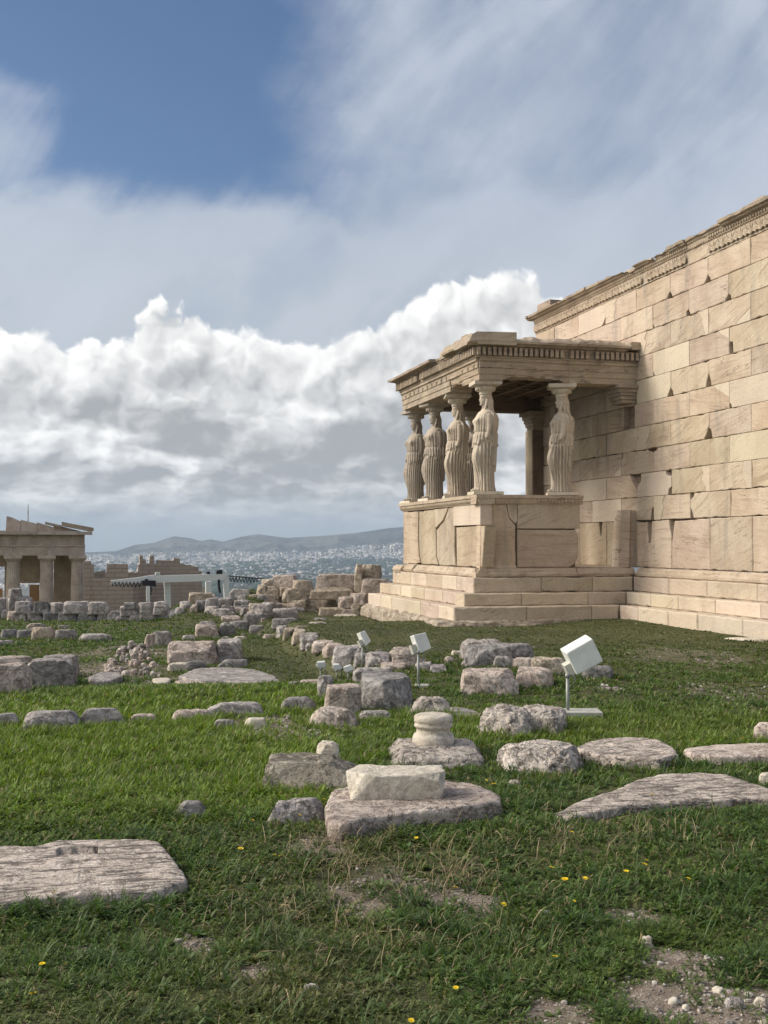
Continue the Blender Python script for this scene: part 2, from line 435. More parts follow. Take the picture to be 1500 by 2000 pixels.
def plain_mat(name, c_, rough=0.6, metal=0.0, var=0.08, bs=0.05):
    m, t, b = material(name); p = coords(t); n = noise(p, 12.0, 4, .6)
    lo = tuple(x * (1 - var) for x in c_); hi = tuple(min(1, x * (1 + var)) for x in c_)
    setc(t, b, mixc(n.ss(.3, .7), lo, hi)); b.inputs['Roughness'].default_value = rough; b.inputs['Metallic'].default_value = metal
    bump(t, b, noise(p, 80.0, 2, .5), bs, 0.004)
    return m
P_WHITE = plain_mat('white_paint', (0.70, 0.72, 0.70), 0.45)
P_CREAM = plain_mat('cream_metal', (0.50, 0.50, 0.44), 0.5)
P_POST = plain_mat('grey_galvanised', (0.27, 0.29, 0.28), 0.5, 0.3)
P_BLACK = plain_mat('black_metal', (0.03, 0.03, 0.035), 0.5)
P_CONC = plain_mat('pale_concrete', (0.42, 0.42, 0.39), 0.9, 0, .12, .3)
P_GLASS = plain_mat('lamp_glass', (0.06, 0.07, 0.08), 0.1)
P_WOOD = plain_mat('plywood', (0.42, 0.27, 0.14), 0.7)
P_TINT = plain_mat('dark_opening', (0.05, 0.045, 0.04), 0.9)

# ================================================================ THE LIE OF THE LAND
_A, _B, _C = on_z(500, 1185, 0), on_z(690, 1290, -0.05), on_z(640, 1330, 0)
_tx, _ty = (_B - _A).normalized().x, (_B - _A).normalized().y
RIDGE = [(-40, 1079), (100, 1079), (180, 1078), (228, 1076), (262, 1064), (300, 1060), (340, 1047), (372, 1051), (392, 1056), (412, 1053),
         (436, 1058), (470, 1048), (505, 1043), (560, 1050), (620, 1047), (700, 1040), (760, 1031), (800, 1028), (900, 1020),
         (1000, 1030), (1200, 1026), (1500, 1040), (1800, 1060)]
_raz = np.array([YAW + atan((x - 750) / F) for x, _ in RIDGE]); _rh = np.array([(1062 - y) / F * 11000 for _, y in RIDGE])
def gh(x, y):
    """ground height"""
    x = np.asarray(x, float); y = np.asarray(y, float)
    left = (x - _A.x) * _ty - (y - _A.y) * _tx          # metres to the left of the terrace edge
    h = 0.10 * sst(y, 10, 18) - 0.36 * sst(y, 12.5, 16.5) * sst(left, 0.0, 0.5)
    p = np.stack([x, y, x * 0], -1)
    r = np.hypot(x, y)
    h = h + (0.05 * gn(p * 0.45) + 0.02 * gn(p * 1.7)) * sst(r, 60, 25)
    h = h + 0.012 * gn(p * 5) * sst(r, 16, 8)
    h = h - .34 * sst(y, 22.3, 26.5) * sst(x, 8.0, 6.9) * sst(x, 3.0, 5.0) * sst(y, 34, 30) - .15 * np.exp(-((x - 7.7) / 1.5) ** 2 - ((y - 21.9) / .9) ** 2)
    u_ = 750 + F * np.tan(np.arctan2(x, y) - YAW)              # a bank of tumbled blocks beyond the lawn
    bank = sst(u_, 300, 380) * sst(u_, 560, 500) * sst(y, 26.5, 31.0) * 0.32; h = h + np.where(y > 5, bank, 0)
    h = h - 1.7 * sst(y, 32, 42) - 7 * sst(y, 50, 85) - 150 * sst(r, 150, 420)
    az_ = np.arctan2(x, y)
    R = np.interp(az_, _raz, _rh)
    q = np.stack([az_ * 30, r / 1500, r * 0], -1)
    up = np.clip((r - 6800) / 4200, 0, 1)
    fol = fbm(q * np.array([1.3, .8, 1]), 4) * 130 * np.sin(pi * np.clip(up, 0, 1)) * sst(up, 0.3, 0.7)
    h = np.where(r > 6800, -158.5 + (R + 158.5) * up ** 2.0 * (1 - 0.0 * up) + fol - 60 * sst(r, 11100, 15000), h)
    return h
def ghs(x, y): return float(gh(x, y))
_ts = 2.0 * 1.003 ** np.arange(1500)
def on_g(px, py):
    d = ray(px, py); X, Y, Z = CAM.x + d.x * _ts, CAM.y + d.y * _ts, CAM.z + d.z * _ts
    k = np.where(Z <= gh(X, Y))[0]
    return CAM + d * float(_ts[k[0]] if len(k) else _ts[-1])

def polar(name, r0, r1, ratio, azr, dazs, mat, kind='structure'):
    nr = int(math.log(r1 / r0) / math.log(ratio)) + 1; rs = r0 * (r1 / r0) ** (np.arange(nr + 1) / nr)
    azs = []
    for (a, b), d in zip(azr, dazs): azs += list(np.arange(a, b, d))
    azs = np.radians(np.array(azs + [azr[-1][1]])); R, A = np.meshgrid(rs, azs, indexing='ij')
    X, Y = R * np.sin(A), R * np.cos(A); V = np.stack([X, Y, gh(X, Y)], -1).reshape(-1, 3); m = len(azs)
    i, j = np.meshgrid(np.arange(nr), np.arange(m - 1), indexing='ij'); a = (i * m + j).ravel()
    L = np.stack([a, a + m, a + m + 1, a + 1], 1).ravel(); n = len(a)
    return tag(big_mesh(name, V, L, np.arange(n) * 4, np.full(n, 4), mat), kind=kind)

def patch(px, py, r, s=1.0): p = on_g(px, py); return (p.x, p.y, r, s)
BARE = [patch(860, 1745, .14), patch(925, 1765, .13), patch(1240, 1795, .12), patch(1330, 1880, .15), patch(1400, 1965, .20),
        patch(1290, 1960, .16), patch(1480, 1960, .15), patch(500, 1905, .08), patch(380, 1850, .08), patch(170, 1860, .06),
        patch(760, 1725, .18, .6), patch(620, 1650, .2, .6), patch(1100, 1990, .14), patch(520, 1415, .5, .8), patch(610, 1425, .5, .7), patch(700, 1760, .16, .7),
        patch(350, 1335, .6, .6), patch(1190, 1345, .12), patch(1350, 1282, .8, .32), patch(1440, 1355, .5, .3), patch(240, 1310, .9, .9), patch(250, 1275, 1.0, .6)]
def bare(x, y):
    b = 0
    n_ = 1 + 0.9 * fbm(np.stack([x * 2.2, y * 2.2, x * 0], -1), 3)
    for cx_, cy_, r, s in BARE: b = np.maximum(b, s * sst(np.hypot(x - cx_, (y - cy_) * .7) / r, 1.25, 0.55) * np.clip(n_, 0, 1.4))
    return np.clip(b, 0, 1)

m_soil, t, b = material('soil_and_short_grass'); p = pos(t); bc = attr(t, 'Col'); br_, gr_, _ = sep(bc)
n1 = noise(p, 0.7, 6, .6); n2 = noise(p, 9, 6, .7); n3 = noise(p, 60, 3, .7)
green = mixc(n1.ss(.35, .65), (0.052, 0.060, 0.024), (0.085, 0.092, 0.036))
green = mixc(n2.ss(.45, .7) * .7, green, (0.07, 0.058, 0.038))
soil = mixc(n2.ss(.3, .7), (0.15, 0.115, 0.09), (0.27, 0.225, 0.185)); soil = mixc(n3.ss(.58, .66), soil, (0.46, 0.42, 0.37))
setc(t, b, mixc(br_, green, soil)); bump(t, b, n2 + n3 * .4, .8, .03)
g_near = polar('ground', 0.6, 420, 1.012, [(-60, -6), (-6, 36), (36, 80)], [1.5, .16, 1.5], m_soil)
_v = np.empty(len(g_near.data.vertices) * 3, np.float32); g_near.data.vertices.foreach_get('co', _v); _v = _v.reshape(-1, 3)
_bb = bare(_v[:, 0], _v[:, 1]) * (np.hypot(_v[:, 0], _v[:, 1]) < 40)
_a = g_near.data.color_attributes.new('Col', 'FLOAT_COLOR', 'POINT')
_a.data.foreach_set('color', np.stack([_bb, _bb * 0, _bb * 0, _bb * 0 + 1], 1).astype(np.float32).ravel())
m_plain, t, b = material('plain_fields'); p = pos(t)
n1 = noise(vmap(p, (1, .5, 1)), 0.004, 6, .6); n2 = noise(p, .03, 4, .6)
setc(t, b, mixc(n2.ss(.45, .6) * .6, mixc(n1.ss(.4, .6), (0.05, 0.06, 0.04), (0.16, 0.15, 0.13)), (0.25, .24, .22)))
polar('city_plain', 400, 6900, 1.03, [(-50, 70)], [.6], m_plain)
m_hill, t, b = material('scrub_hillside'); p = pos(t)
n1 = noise(vmap(p, (1, 1, 2.5)), 0.0011, 7, .62); n2 = noise(p, .006, 5, .65)
setc(t, b, mixc(n2.ss(.5, .68) * .55, mixc(n1.ss(.42, .58), (0.030, 0.036, 0.028), (0.12, 0.11, 0.09)), (0.22, .20, .17))); bump(t, b, n2, 1.0, 60)
polar('hills', 6850, 15500, 1.008, [(-30, 55)], [.1], m_hill)

# ================================================================ THE TEMPLE
XW, YP, YW = 11.35, 22.9, 28.55           # south wall plane, porch east face, west end
XS = 7.88                                 # porch south face
Z0, ZC0, ZC1, ZA, ZD = 1.105, 2.40, 2.60, 4.917, 5.39
temple = tag(empty('temple', (XW, YP, 0.1)), 'ancient marble temple with a long block wall and a porch carried by statues', 'temple')
def tp(mb, name, mats, smooth=False, parent=None):
    o = mb.build(name, mats, parent or temple, smooth)
    if parent is None: o.location = -temple.location
    return o

def rough_poly(poly, step=0.13, jit=0.004, chip=0.0):
    out = []
    n = len(poly)
    for i in range(n):
        a, c_ = np.array(poly[i], float), np.array(poly[(i + 1) % n], float); L = np.hypot(*(c_ - a)); k = max(1, int(L / step))
        nrm = np.array([-(c_ - a)[1], (c_ - a)[0]]) / max(L, 1e-6)
        for j in range(k):
            q = a + (c_ - a) * j / k
            if j: q = q + nrm * (random.uniform(-jit, jit) + (chip * random.random() ** 6 if chip else 0))
            out.append(q)
    return out
def block(mb, poly, mp, depth=0.1, bev=0.008, off=0.0, m=0, t=None, jit=0.004, chip=0.02):
    """poly (ccw in u,w) -> stone with a slightly rounded arris; mp(u, w, d) maps, d > 0 goes into the wall"""
    P_ = rough_poly(poly, jit=jit, chip=chip); n = len(P_); ins = []
    for i in range(n):
        a, q, c_ = P_[i - 1], P_[i], P_[(i + 1) % n]
        e1, e2 = q - a, c_ - q; e1 = e1 / (np.hypot(*e1) + 1e-9); e2 = e2 / (np.hypot(*e2) + 1e-9)
        nn = np.array([-(e1 + e2)[1], (e1 + e2)[0]]); L = np.hypot(*nn); nn = nn / L if L > .1 else np.array([0, 0])
        ins.append(q + nn * bev * 1.2)
    V = [mp(u, w, off) for u, w in ins] + [mp(u, w, off + bev) for u, w in P_] + [mp(u, w, off + depth) for u, w in P_]
    Fc = [tuple(range(n))] + [(i, i + n, (i + 1) % n + n, (i + 1) % n) for i in range(n)] + [(i + n, i + 2 * n, (i + 1) % n + 2 * n, (i + 1) % n + n) for i in range(n)]
    mb.add(V, Fc, m, t)
RT = lambda: tuple(random.random() for _ in range(3))

# ---- south wall: orthostates and ten courses, real blocks before a recessed core
def mpw(u, w, d): return (XW + d, u, w)
ZO, CH = 2.08, 0.4867
ZWT = ZO + 10 * CH
gy = lambda px: on_x(px, 1062, XW).y
YE = 11.5                                   # east end of what is built
JA = [gy(x) for x in (1470, 1387, 1312, 1245, 1185)]; dj = (JA[-1] - JA[0]) / 4
JA = [JA[0] - k * dj for k in range(5, 0, -1)] + JA + [JA[-1] + k * dj for k in range(1, 9)]
JB = [(a + c_) / 2 for a, c_ in zip(JA[:-1], JA[1:])]
# features seen in the photo: (course from the bottom, px of joint) -> missing lower/upper corners etc.
feats = {}
def feat(px, py, kind, w, h):
    y_ = on_x(px, py, XW); feats.setdefault(max(-1, int((y_.z - ZO) // CH)), []).append((y_.y, y_.z, kind, w, h))
wall = MB(); R_ = random.Random(21)
# notch list (px, py, width m, height m, type) - broken corners: dark hollows in the wall face
NOTCH = [(1392, 642, .13, .20, 'r'), (1470, 668, .12, .15, 'a'), (1428, 682, .16, .22, 't'), (1387, 696, .12, .12, 'a'), (1308, 722, .10, .14, 'a'),
         (1277, 731, .09, .10, 'a'), (1352, 662, .22, .06, 'a'), (1383, 748, .10, .22, 't'), (1310, 768, .12, .14, 'a'), (1274, 779, .1, .12, 'a'),
         (1344, 764, .30, .10, 'a'), (1254, 784, .08, .12, 't'), (1381, 848, .14, .20, 't'), (1352, 854, .12, .12, 'a'), (1270, 882, .22, .07, 'd'),
         (1304, 922, .20, .10, 'd'), (1244, 933, .26, .26, 'd'), (1307, 960, .12, .12, 't'), (1340, 970, .22, .12, 'd'), (1354, 1002, .16, .22, 't'),
         (1190, 632, .16, .14, 'a'), (1312, 582, .10, .10, 't'), (1388, 542, .12, .12, 't'), (1348, 612, .08, .10, 't'), (1427, 580, .10, .10, 't'),
         (1480, 740, .08, .12, 't'), (1477, 905, .1, .16, 'd'), (1390, 958, .12, .05, 'a'), (1212, 905, .12, .14, 'd'), (1165, 905, .14, .20, 'd'), (1320, 1012, .3, .14, 'd'), (1268, 1020, .12, .2, 'a'), (1425, 790, .1, .1, 'a')]
nt_world = []
for px, py, w, h, k in NOTCH:
    q = on_x(px, py, XW); nt_world.append((q.y, q.z, w, h, k))
for ci in range(10):
    z0, z1 = ZO + ci * CH, ZO + (ci + 1) * CH
    js = [y for y in (JA if ci % 2 == 1 else JB) if YE < y < YW - .15]; js = [YE] + js + [YW]
    if ci == 4: js = sorted(js + [22.99, 23.52])
    for a, c_ in zip(js[:-1], js[1:]):
        if ci == 4 and 22.9 < a < 23.5 and c_ < 23.6: continue
        g = R_.uniform(.002, .0045); off = R_.uniform(-.006, .006); x0, x1, y0, y1 = a + g, c_ - g, z0 + g, z1 - g
        new = R_.random() < .17
        poly = [(x0, y0), (x1, y0), (x1, y1), (x0, y1)]
        # hollows that touch this block's corners
        ll = lr = ul = ur = None
        for (ny, nz, w, h, k) in nt_world:
            if z0 - .05 < nz < z1 + .05:
                top = k == 'd'; zc = z1 if top else z0
                if abs(nz - (z0 if not top else z1)) > .36: continue
                if abs(ny - a) < .33 and a > YE + .1:
                    if top: ul = (w * 1.3, h * 1.3)
                    else: ll = (w * 1.35, min(.3, h * 1.3))
                elif abs(ny - c_) < .2:
                    if top: ur = (w * .7, h)
                    else: lr = (w * .8, h)
        if R_.random() < .12 and not new:
            v = (R_.uniform(.03, .09), R_.uniform(.04, .14))
            if R_.random() < .5: ll = ll or v
            else: lr = lr or v
        pl = []
        def corner(cx_, cy_, sx, sy, cut, first_vert):
            if not cut: return [(cx_, cy_)]
            w, h = cut; A_ = (cx_, cy_ + sy * h); B_ = (cx_ + sx * w, cy_); rr_ = R_.uniform(.35, .95); M_ = (cx_ + sx * w * rr_, cy_ + sy * h * R_.uniform(.35, .95))
            return [A_, M_, B_] if first_vert else [B_, M_, A_]
        pl += corner(x0, y0, 1, 1, ll, True) + corner(x1, y0, -1, 1, lr, False) + corner(x1, y1, -1, -1, ur, True) + corner(x0, y1, 1, -1, ul, False)
        if new: block(wall, pl, mpw, .16, .005, off - .004, 1, RT(), .001, 0)
        elif R_.random() < .34:
            # old block repaired with a patch of new marble along an irregular break
            if R_.random() < .45:      # only a corner replaced
                L, Hh = x1 - x0, y1 - y0; ca, cb2 = R_.uniform(.15, .4) * L, R_.uniform(.35, .8) * Hh; sx_, up_ = R_.random() < .5, R_.random() < .7
                mk = lambda u, w: (x0 + u if sx_ else x1 - u, y1 - w if up_ else y0 + w)
                tri = [mk(0, 0), mk(ca, 0), mk(ca * .8, cb2 * .35), mk(ca * .35, cb2 * .7), mk(0, cb2)]; rest = [mk(ca + .004, 0), mk(L, 0), mk(L, Hh), mk(0, Hh), mk(0, cb2 + .004), mk(ca * .35 + .004, cb2 * .7 + .004), mk(ca * .8 + .004, cb2 * .35 + .004)]
                ar = lambda P_: sum(P_[i - 1][0] * P_[i][1] - P_[i][0] * P_[i - 1][1] for i in range(len(P_)))
                if ar(tri) < 0: tri = tri[::-1]
                if ar(rest) < 0: rest = rest[::-1]
                block(wall, tri, mpw, .16, .004, off - .003, 1, RT(), .001, 0); block(wall, rest, mpw, .16, .01, off, 0, RT()); continue
            side = R_.random() < .5; f = R_.uniform(.10, .30); L = x1 - x0; z_m = [y0 + (y1 - y0) * k / 4 for k in range(5)]
            cut = [(x0 + L * (f + R_.uniform(-.06, .06) + (.10 * (k / 4) if side else -.10 * k / 4)) if side else x1 - L * (f + R_.uniform(-.06, .06) + .1 * k / 4), z_m[k]) for k in range(5)]
            lft = [(x0, y0)] + [(u - .002, w) for u, w in cut] + [(x0, y1)]
            rgt_ = [(u + .002, w) for u, w in cut] + [(x1, y1), (x1, y0)]
            rgt_ = [(x1, y0), (x1, y1)] + [(u + .002, w) for u, w in cut[::-1]]
            if side: block(wall, lft, mpw, .16, .004, off - .003, 1, RT(), .001, 0); block(wall, rgt_, mpw, .16, .01, off, 0, RT())
            else: block(wall, rgt_, mpw, .16, .004, off - .003, 1, RT(), .001, 0); block(wall, lft, mpw, .16, .01, off, 0, RT())
        else: block(wall, pl, mpw, .16, .011, off, 0, RT())
# orthostates
js = [YE] + [y for y in JA if YE < y < YW - .2] + [YW]
for i, (a, c_) in enumerate(zip(js[:-1], js[1:])):
    x0, x1, y0, y1 = a + .006, c_ - .006, Z0 + .01, ZO - .006
    poly = [(x0, y0), (x1, y0), (x1, y1), (x0, y1)]
    if abs(c_ - gy(1245)) < .3 or abs(a - gy(1312)) < .3 and c_ < gy(1240):   # hollowed upper edge beside the standing block
        poly = [(x0, y0), (x1, y0), (x1, y1 - .02), (x1 - .22, y1 - .03), (x1 - .26, y1 - .03), (x1 - .30, y1 - .45), (x1 - .40, y1 - .47), (x1 - .43, y1 - .02), (x1 - .9, y1 - .01), (x0, y1)]
        poly = [(x0, y0), (x1, y0), (x1, y1 - .03), (x1 - .45, y1 - .03), (x1 - .50, y1 - .46), (x1 - .60, y1 - .46), (x1 - .66, y1 - .02), (x0 + .10, y1 - .0), (x0, y1 - .32)]
    elif abs(c_ - gy(1312)) < .3:
        poly = [(x0, y0), (x1, y0), (x1, y0 + .5), (x1 - .12, y1 - .03), (x1 - .3, y1 - .03), (x0, y1)]
    elif a < 24.75 < c_: poly = [(x0, y0), (x1, y0), (x1, y1), (24.80, y1), (24.72, y1 - .25), (24.66, y1 - .32), (24.60, y1), (x0, y1)]
    block(wall, poly, mpw, .16, .012, random.uniform(-.01, .005), 0, RT())
# core behind the hollows, west end, top
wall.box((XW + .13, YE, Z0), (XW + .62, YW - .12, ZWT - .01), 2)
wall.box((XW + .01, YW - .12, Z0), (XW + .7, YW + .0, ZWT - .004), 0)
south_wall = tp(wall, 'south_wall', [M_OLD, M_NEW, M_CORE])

# ---- carved crown of the wall
fr = MB((.5, .6, .5))
def prof_strip(mb, prof, y0, y1, mp, m=0, wob=0.006, step=.18):
    """prof: list of (proj, z); strip along y with small wear"""
    n = max(2, int(abs(y1 - y0) / step)); V = []; k = len(prof)
    for i in range(n + 1):
        y = y0 + (y1 - y0) * i / n
        for j, (d, z) in enumerate(prof): V.append(mp(y, z + random.uniform(-wob, wob), -d + random.uniform(-wob, wob)))
    Fc = [(i * k + j, (i + 1) * k + j, (i + 1) * k + j + 1, i * k + j + 1) for i in range(n) for j in range(k - 1)]
    Fc += [tuple(range(k)), tuple(range(n * k + k - 1, n * k - 1, -1))]
    mb.add(V, Fc, m)
ZF = ZWT
prof_strip(fr, [(-.2, ZF), (.012, ZF), (.012, ZF + .26), (.035, ZF + .265), (.035, ZF + .29), (-.2, ZF + .29)], YE, YW + .03, mpw)
def egg(mb, c_, rx, ry, rz, n=6):
    V = []; 
    for i in range(1, 4):
        th = pi * i / 4
        for k in range(n):
            a = 2 * pi * k / n; V.append((c_[0] + rx * sin(th) * cos(a), c_[1] + ry * sin(th) * sin(a), c_[2] + rz * cos(th)))
    V += [(c_[0], c_[1], c_[2] + rz), (c_[0], c_[1], c_[2] - rz)]
    Fc = [(i * n + k, i * n + (k + 1) % n, (i + 1) * n + (k + 1) % n, (i + 1) * n + k) for i in range(2) for k in range(n)]
    Fc += [(3 * n, (k + 1) % n, k) for k in range(n)] + [(3 * n + 1, 2 * n + k, 2 * n + (k + 1) % n) for k in range(n)]
    mb.add(V, Fc, 0, (.5, .6, .5))
def palmette(mb, y, z, h, lily=False):
    """raised anthemion: leaves fanning from a small heart"""
    for k in range(-3, 4):
        a = k * (.33 if lily else .40); L = h * (1 - abs(k) * (.10 if not lily else .16)) * random.uniform(.9, 1.05)
        c0 = (XW - .012, y, z + h * .12); pts = []
        for q in (0, .5, 1.0): pts.append((c0[0] - .030 - .016 * q, y + sin(a * (1 + (.3 if not lily else -.1) * q)) * L * q * .8, c0[2] + cos(a) * L * q * .85))
        mb.tube(pts, [.010, .018, .006], 5, 0)
y = YE + .1; k = 0
gone = [(gy(1350), gy(1391)), (gy(1258), gy(1268))]          # smooth restored or broken stretches
while y < YW - .05:
    if not any(a > y > c_ for a, c_ in gone): palmette(fr, y, ZF + .01, .235, k % 2 == 1)
    y += .155; k += 1
y = YE
while y < YW:
    if not gone[0][0] > y > gone[0][1] - 0: egg(fr, (XW - .05, y, ZF + .325), .028, .03, .034)
    egg(fr, (XW - .045, y + .03, ZF + .277), .016, .02, .012)
    y += .085
prof_strip(fr, [(-.3, ZF + .291), (.03, ZF + .295), (.05, ZF + .36), (.075, ZF + .37), (-.3, ZF + .37)], YE, YW + .05, mpw)
# the crowning fascia survives in broken lengths
y = YE
segs = [(YE, gy(1424), .53, .20), (gy(1424), gy(1352), .47, .13), (gy(1350), gy(1318), .52, .16), (gy(1316), gy(1290), .45, .12), (gy(1289), gy(1252), .44, .16),
        (gy(1250), gy(1232), .40, .11), (gy(1231), gy(1160), .47, .17), (gy(1159), gy(1105), .50, .20), (gy(1104), gy(1048), .51, .21), (gy(1046), YW + .22, .50, .22)]
for a, c_, top, pr in segs:
    n = max(3, int((c_ - a) / .22)); V = []
    for i in range(n + 1):
        y = a + (c_ - a) * i / n; tz = ZF + top + random.uniform(-.07, .03); q = pr + random.uniform(-.03, .01)
        for d, z in ((-.35, ZF + .371), (q * .55, ZF + .371), (q * .7, ZF + .41), (q, ZF + .42), (q + .01, min(tz, ZF + .47)), (q * .6, tz), (-.35, tz + random.uniform(-.02, .04))): V.append((XW - d, y, z))
    Fc = [(i * 7 + j, (i + 1) * 7 + j, (i + 1) * 7 + j + 1, i * 7 + j + 1) for i in range(n) for j in range(6)] + [tuple(range(7)), tuple(range(n * 7 + 6, n * 7 - 1, -1))]
    fr.add(V, Fc, 1)
    y = a
    while y < c_ - .03 and pr > .13: egg(fr, (XW - pr * .62, y + .02, ZF + .392), .026, .022, .022); y += .06
cornice = tp(fr, 'wall_crown', [M_OLD, M_ROOF])
# block lying on the wall top at the west end
q = on_x(1078, 610, XW + .35)
tb = MB(); tb.box((XW + .15, q.y - .35, ZF + .5), (XW + .55, q.y + .5, ZF + .80), 0, .015)
tp(tb, 'top_block', [M_ROOF])

# ---- steps: wall run and porch run are one stepped plinth
levels = [(.92, .62, .20), (.62, .37, .50), (.37, -.12, .80)]
for li, (zt, zb, o) in enumerate(levels):
    s = MB()
    A_ = (XW - o, YE); Bc = (XW - o, YP - o); Cc = (XS - o, YP - o); Dc = (XS - o, 29.0)
    R2 = random.Random(50 + li)
    def run(mp, u0, u1, L0, shade=0):
        u = u0; first = True
        while u < u1 - .02:
            v = min(u1, u + R2.uniform(.8, 1.25) * L0)
            if u1 - v < .5: v = u1
            new = R2.random() < (.25, .5, .6)[li]
            block(s, [(u + .003, zb), (v - .003, zb), (v - .003, zt), (u + .003, zt)], mp, .55, .018, R2.uniform(-.006, .006), 1 if new else 0, RT(), .005, .02)
            u = v
    run(lambda u, w, d: (XW - o + d, u, w), YE, YP - o - .004, 1.35)
    run(lambda u, w, d: (u, YP - o + d, w), XS - o, XW - o, 1.25)
    run(lambda u, w, d: (XS - o + d, u, w), YP - o + .004 + .02, 29.0 + (.1 if li else 0), 1.15)
    # treads behind the blocks
    s.box((XS - o + .3, YP - o + .3, zb - .01), (XW + .3, 29.0, zt - .006), 0)
    s.box((XW - o + .3, YE, zb - .012), (XW + .3, YP - o + .4, zt - .008), 0)
    s.box((XW + .3, YE, zb - .012), (XW + .8, 29, zt - .01), 0)
    tp(s, 'step', [M_STEP, M_NEW])
# moulded base course (torus and fillet)
s = MB((.4, .5, .5)); bp = [(-.1, .92), (.10, .92), (.125, .945), (.125, .99), (.10, 1.01), (.075, 1.03), (.07, 1.06), (.035, 1.085), (.03, 1.104), (-.1, 1.105)]
def base_run(fixed, along, u0, u1, wob=.004):
    mp = (lambda u, w, d: (XW + d, u, w)) if along == 'w' else (lambda u, w, d: (u, YP + d, w)) if along == 'e' else (lambda u, w, d: (XS + d, u, w))
    prof_strip(s, bp, u0, u1, mp, 0, wob, .15)
base_run(0, 'w', YE, YP - .13); base_run(0, 'e', XS - .12, 9.95); base_run(0, 's', YP - .118, 27.35)
def worn(a, c_, bulge, mp, z0=.92, z1=1.11):
    n = 8; V = []
    for i in range(n + 1):
        u = a + (c_ - a) * i / n; e = .04 if i in (0, n) else 0
        for d, z in ((-.2, z0), (bulge - e, z0 + .01), (bulge + .03 - e, z0 + .07), (bulge - .02 - e, z1 - .04), (bulge - .08, z1 - .005 - e * .3), (-.2, z1)): V.append(mp(u + random.uniform(-.01, .01), z + random.uniform(-.01, .008), -d + random.uniform(-.012, .012)))
    s.add(V, [(i * 6 + j, (i + 1) * 6 + j, (i + 1) * 6 + j + 1, i * 6 + j + 1) for i in range(n) for j in range(5)] + [tuple(range(6)), tuple(range(n * 6 + 5, n * 6 - 1, -1))])
worn(9.97, XW - .1, .10, lambda u, w, d: (u, YP + d, w)); worn(27.38, 28.2, .16, lambda u, w, d: (XS + d, u, w)); worn(28.22, 28.95, .22, lambda u, w, d: (XS + d, u, w), .90, 1.08)
tp(s, 'base_moulding', [M_OLD])
# rough foundation stones under the lowest step are built with the rocks

# ---- podium of the porch
pod = MB()
mpe = lambda u, w, d: (u, YP + d, w)
mps = lambda u, w, d: (XS + d, u, w)
def ex(px, py): q = on_y(px, py, YP); return (q.x, min(max(q.z, Z0), ZC0))
def sx(px, py): q = on_x(px, py, XS); return (q.y, min(max(q.z, Z0), ZC0))
XPE = on_y(1131, 1000, YP).x                # where the parapet stops, short of the wall
def c3(x, y): return 760 + x / 3.75, 960 + y / 3.75
def polye(pts): return [ex(*c3(x, y)) for x, y in pts]
def polys(pts): return [sx(*c3(x, y)) for x, y in pts]
# east face (seen from the crop): corner slab, crack piece, two right-hand blocks
xc = 665; jx = 934
def E_(pts, **k): block(pod, [p if isinstance(p, tuple) and len(p) == 2 else p for p in polye(pts)], mpe, **k)
e_z = lambda y: y
block(pod, polye([(668, 560), (928, 560), (924, 400), (927, 250), (880, 195), (858, 92), (668, 92)]), mpe, .25, .012, 0.0, 0, RT(), .004, .01)
block(pod, polye([(936, 214), (934, 92), (866, 92), (886, 190), (926, 232)][::-1]), mpe, .25, .01, .012, 0, RT(), .003, 0)
block(pod, polye([(940, 272), (1396, 272), (1396, 92), (940, 92)]), mpe, .25, .008, -.004, 0, RT(), .002, .008)
block(pod, polye([(942, 560), (1320, 560), (1362, 530), (1384, 480), (1388, 330), (1366, 280), (940, 278)]), mpe, .25, .02, .004, 0, RT(), .004, .01)
# fillet at the foot of the corner slab
prof_strip(pod, [(0, Z0), (.02, Z0), (.018, Z0 + .05), (0, Z0 + .06)], XS, ex(*c3(930, 560))[0], mpe, 0, .003)
# south face: panels between weathered joints (u grows away from the viewer, so the order flips)
def polyS(pts): return [sx(*c3(x, y)) for x, y in pts][::-1]
def blkS(pts, **k):
    P_ = [sx(*c3(x, y)) for x, y in pts]; A2 = sum(P_[i - 1][0] * P_[i][1] - P_[i][0] * P_[i - 1][1] for i in range(len(P_)))
    if A2 < 0: P_ = P_[::-1]
    block(pod, P_, mps, **k)
blkS([(667, 92), (667, 244), (470, 252), (470, 110)], depth=.25, bev=.006, off=0.0, m=1, t=RT(), jit=.001, chip=0)
blkS([(690, 250), (668, 555), (485, 548), (482, 262)], depth=.25, bev=.012, off=.03, m=0, t=RT(), jit=.008, chip=.02)
blkS([(470, 110), (474, 262), (470, 410), (478, 545), (365, 540), (345, 480), (342, 280), (400, 210), (432, 118)], depth=.25, bev=.014, off=.014, m=0, t=RT(), jit=.008, chip=.02)
blkS([(425, 118), (392, 205), (335, 268), (330, 130)], depth=.25, bev=.01, off=.01, m=0, t=RT(), jit=.005, chip=.01)
blkS([(328, 130), (334, 285), (336, 480), (350, 536), (232, 532), (218, 460), (212, 340), (216, 145)], depth=.25, bev=.013, off=.018, m=0, t=RT(), jit=.006, chip=.02)
blkS([(210, 145), (206, 340), (212, 470), (222, 520), (190, 530), (99, 526), (102, 400), (102, 155)], depth=.25, bev=.013, off=.010, m=0, t=RT(), jit=.006, chip=.02)
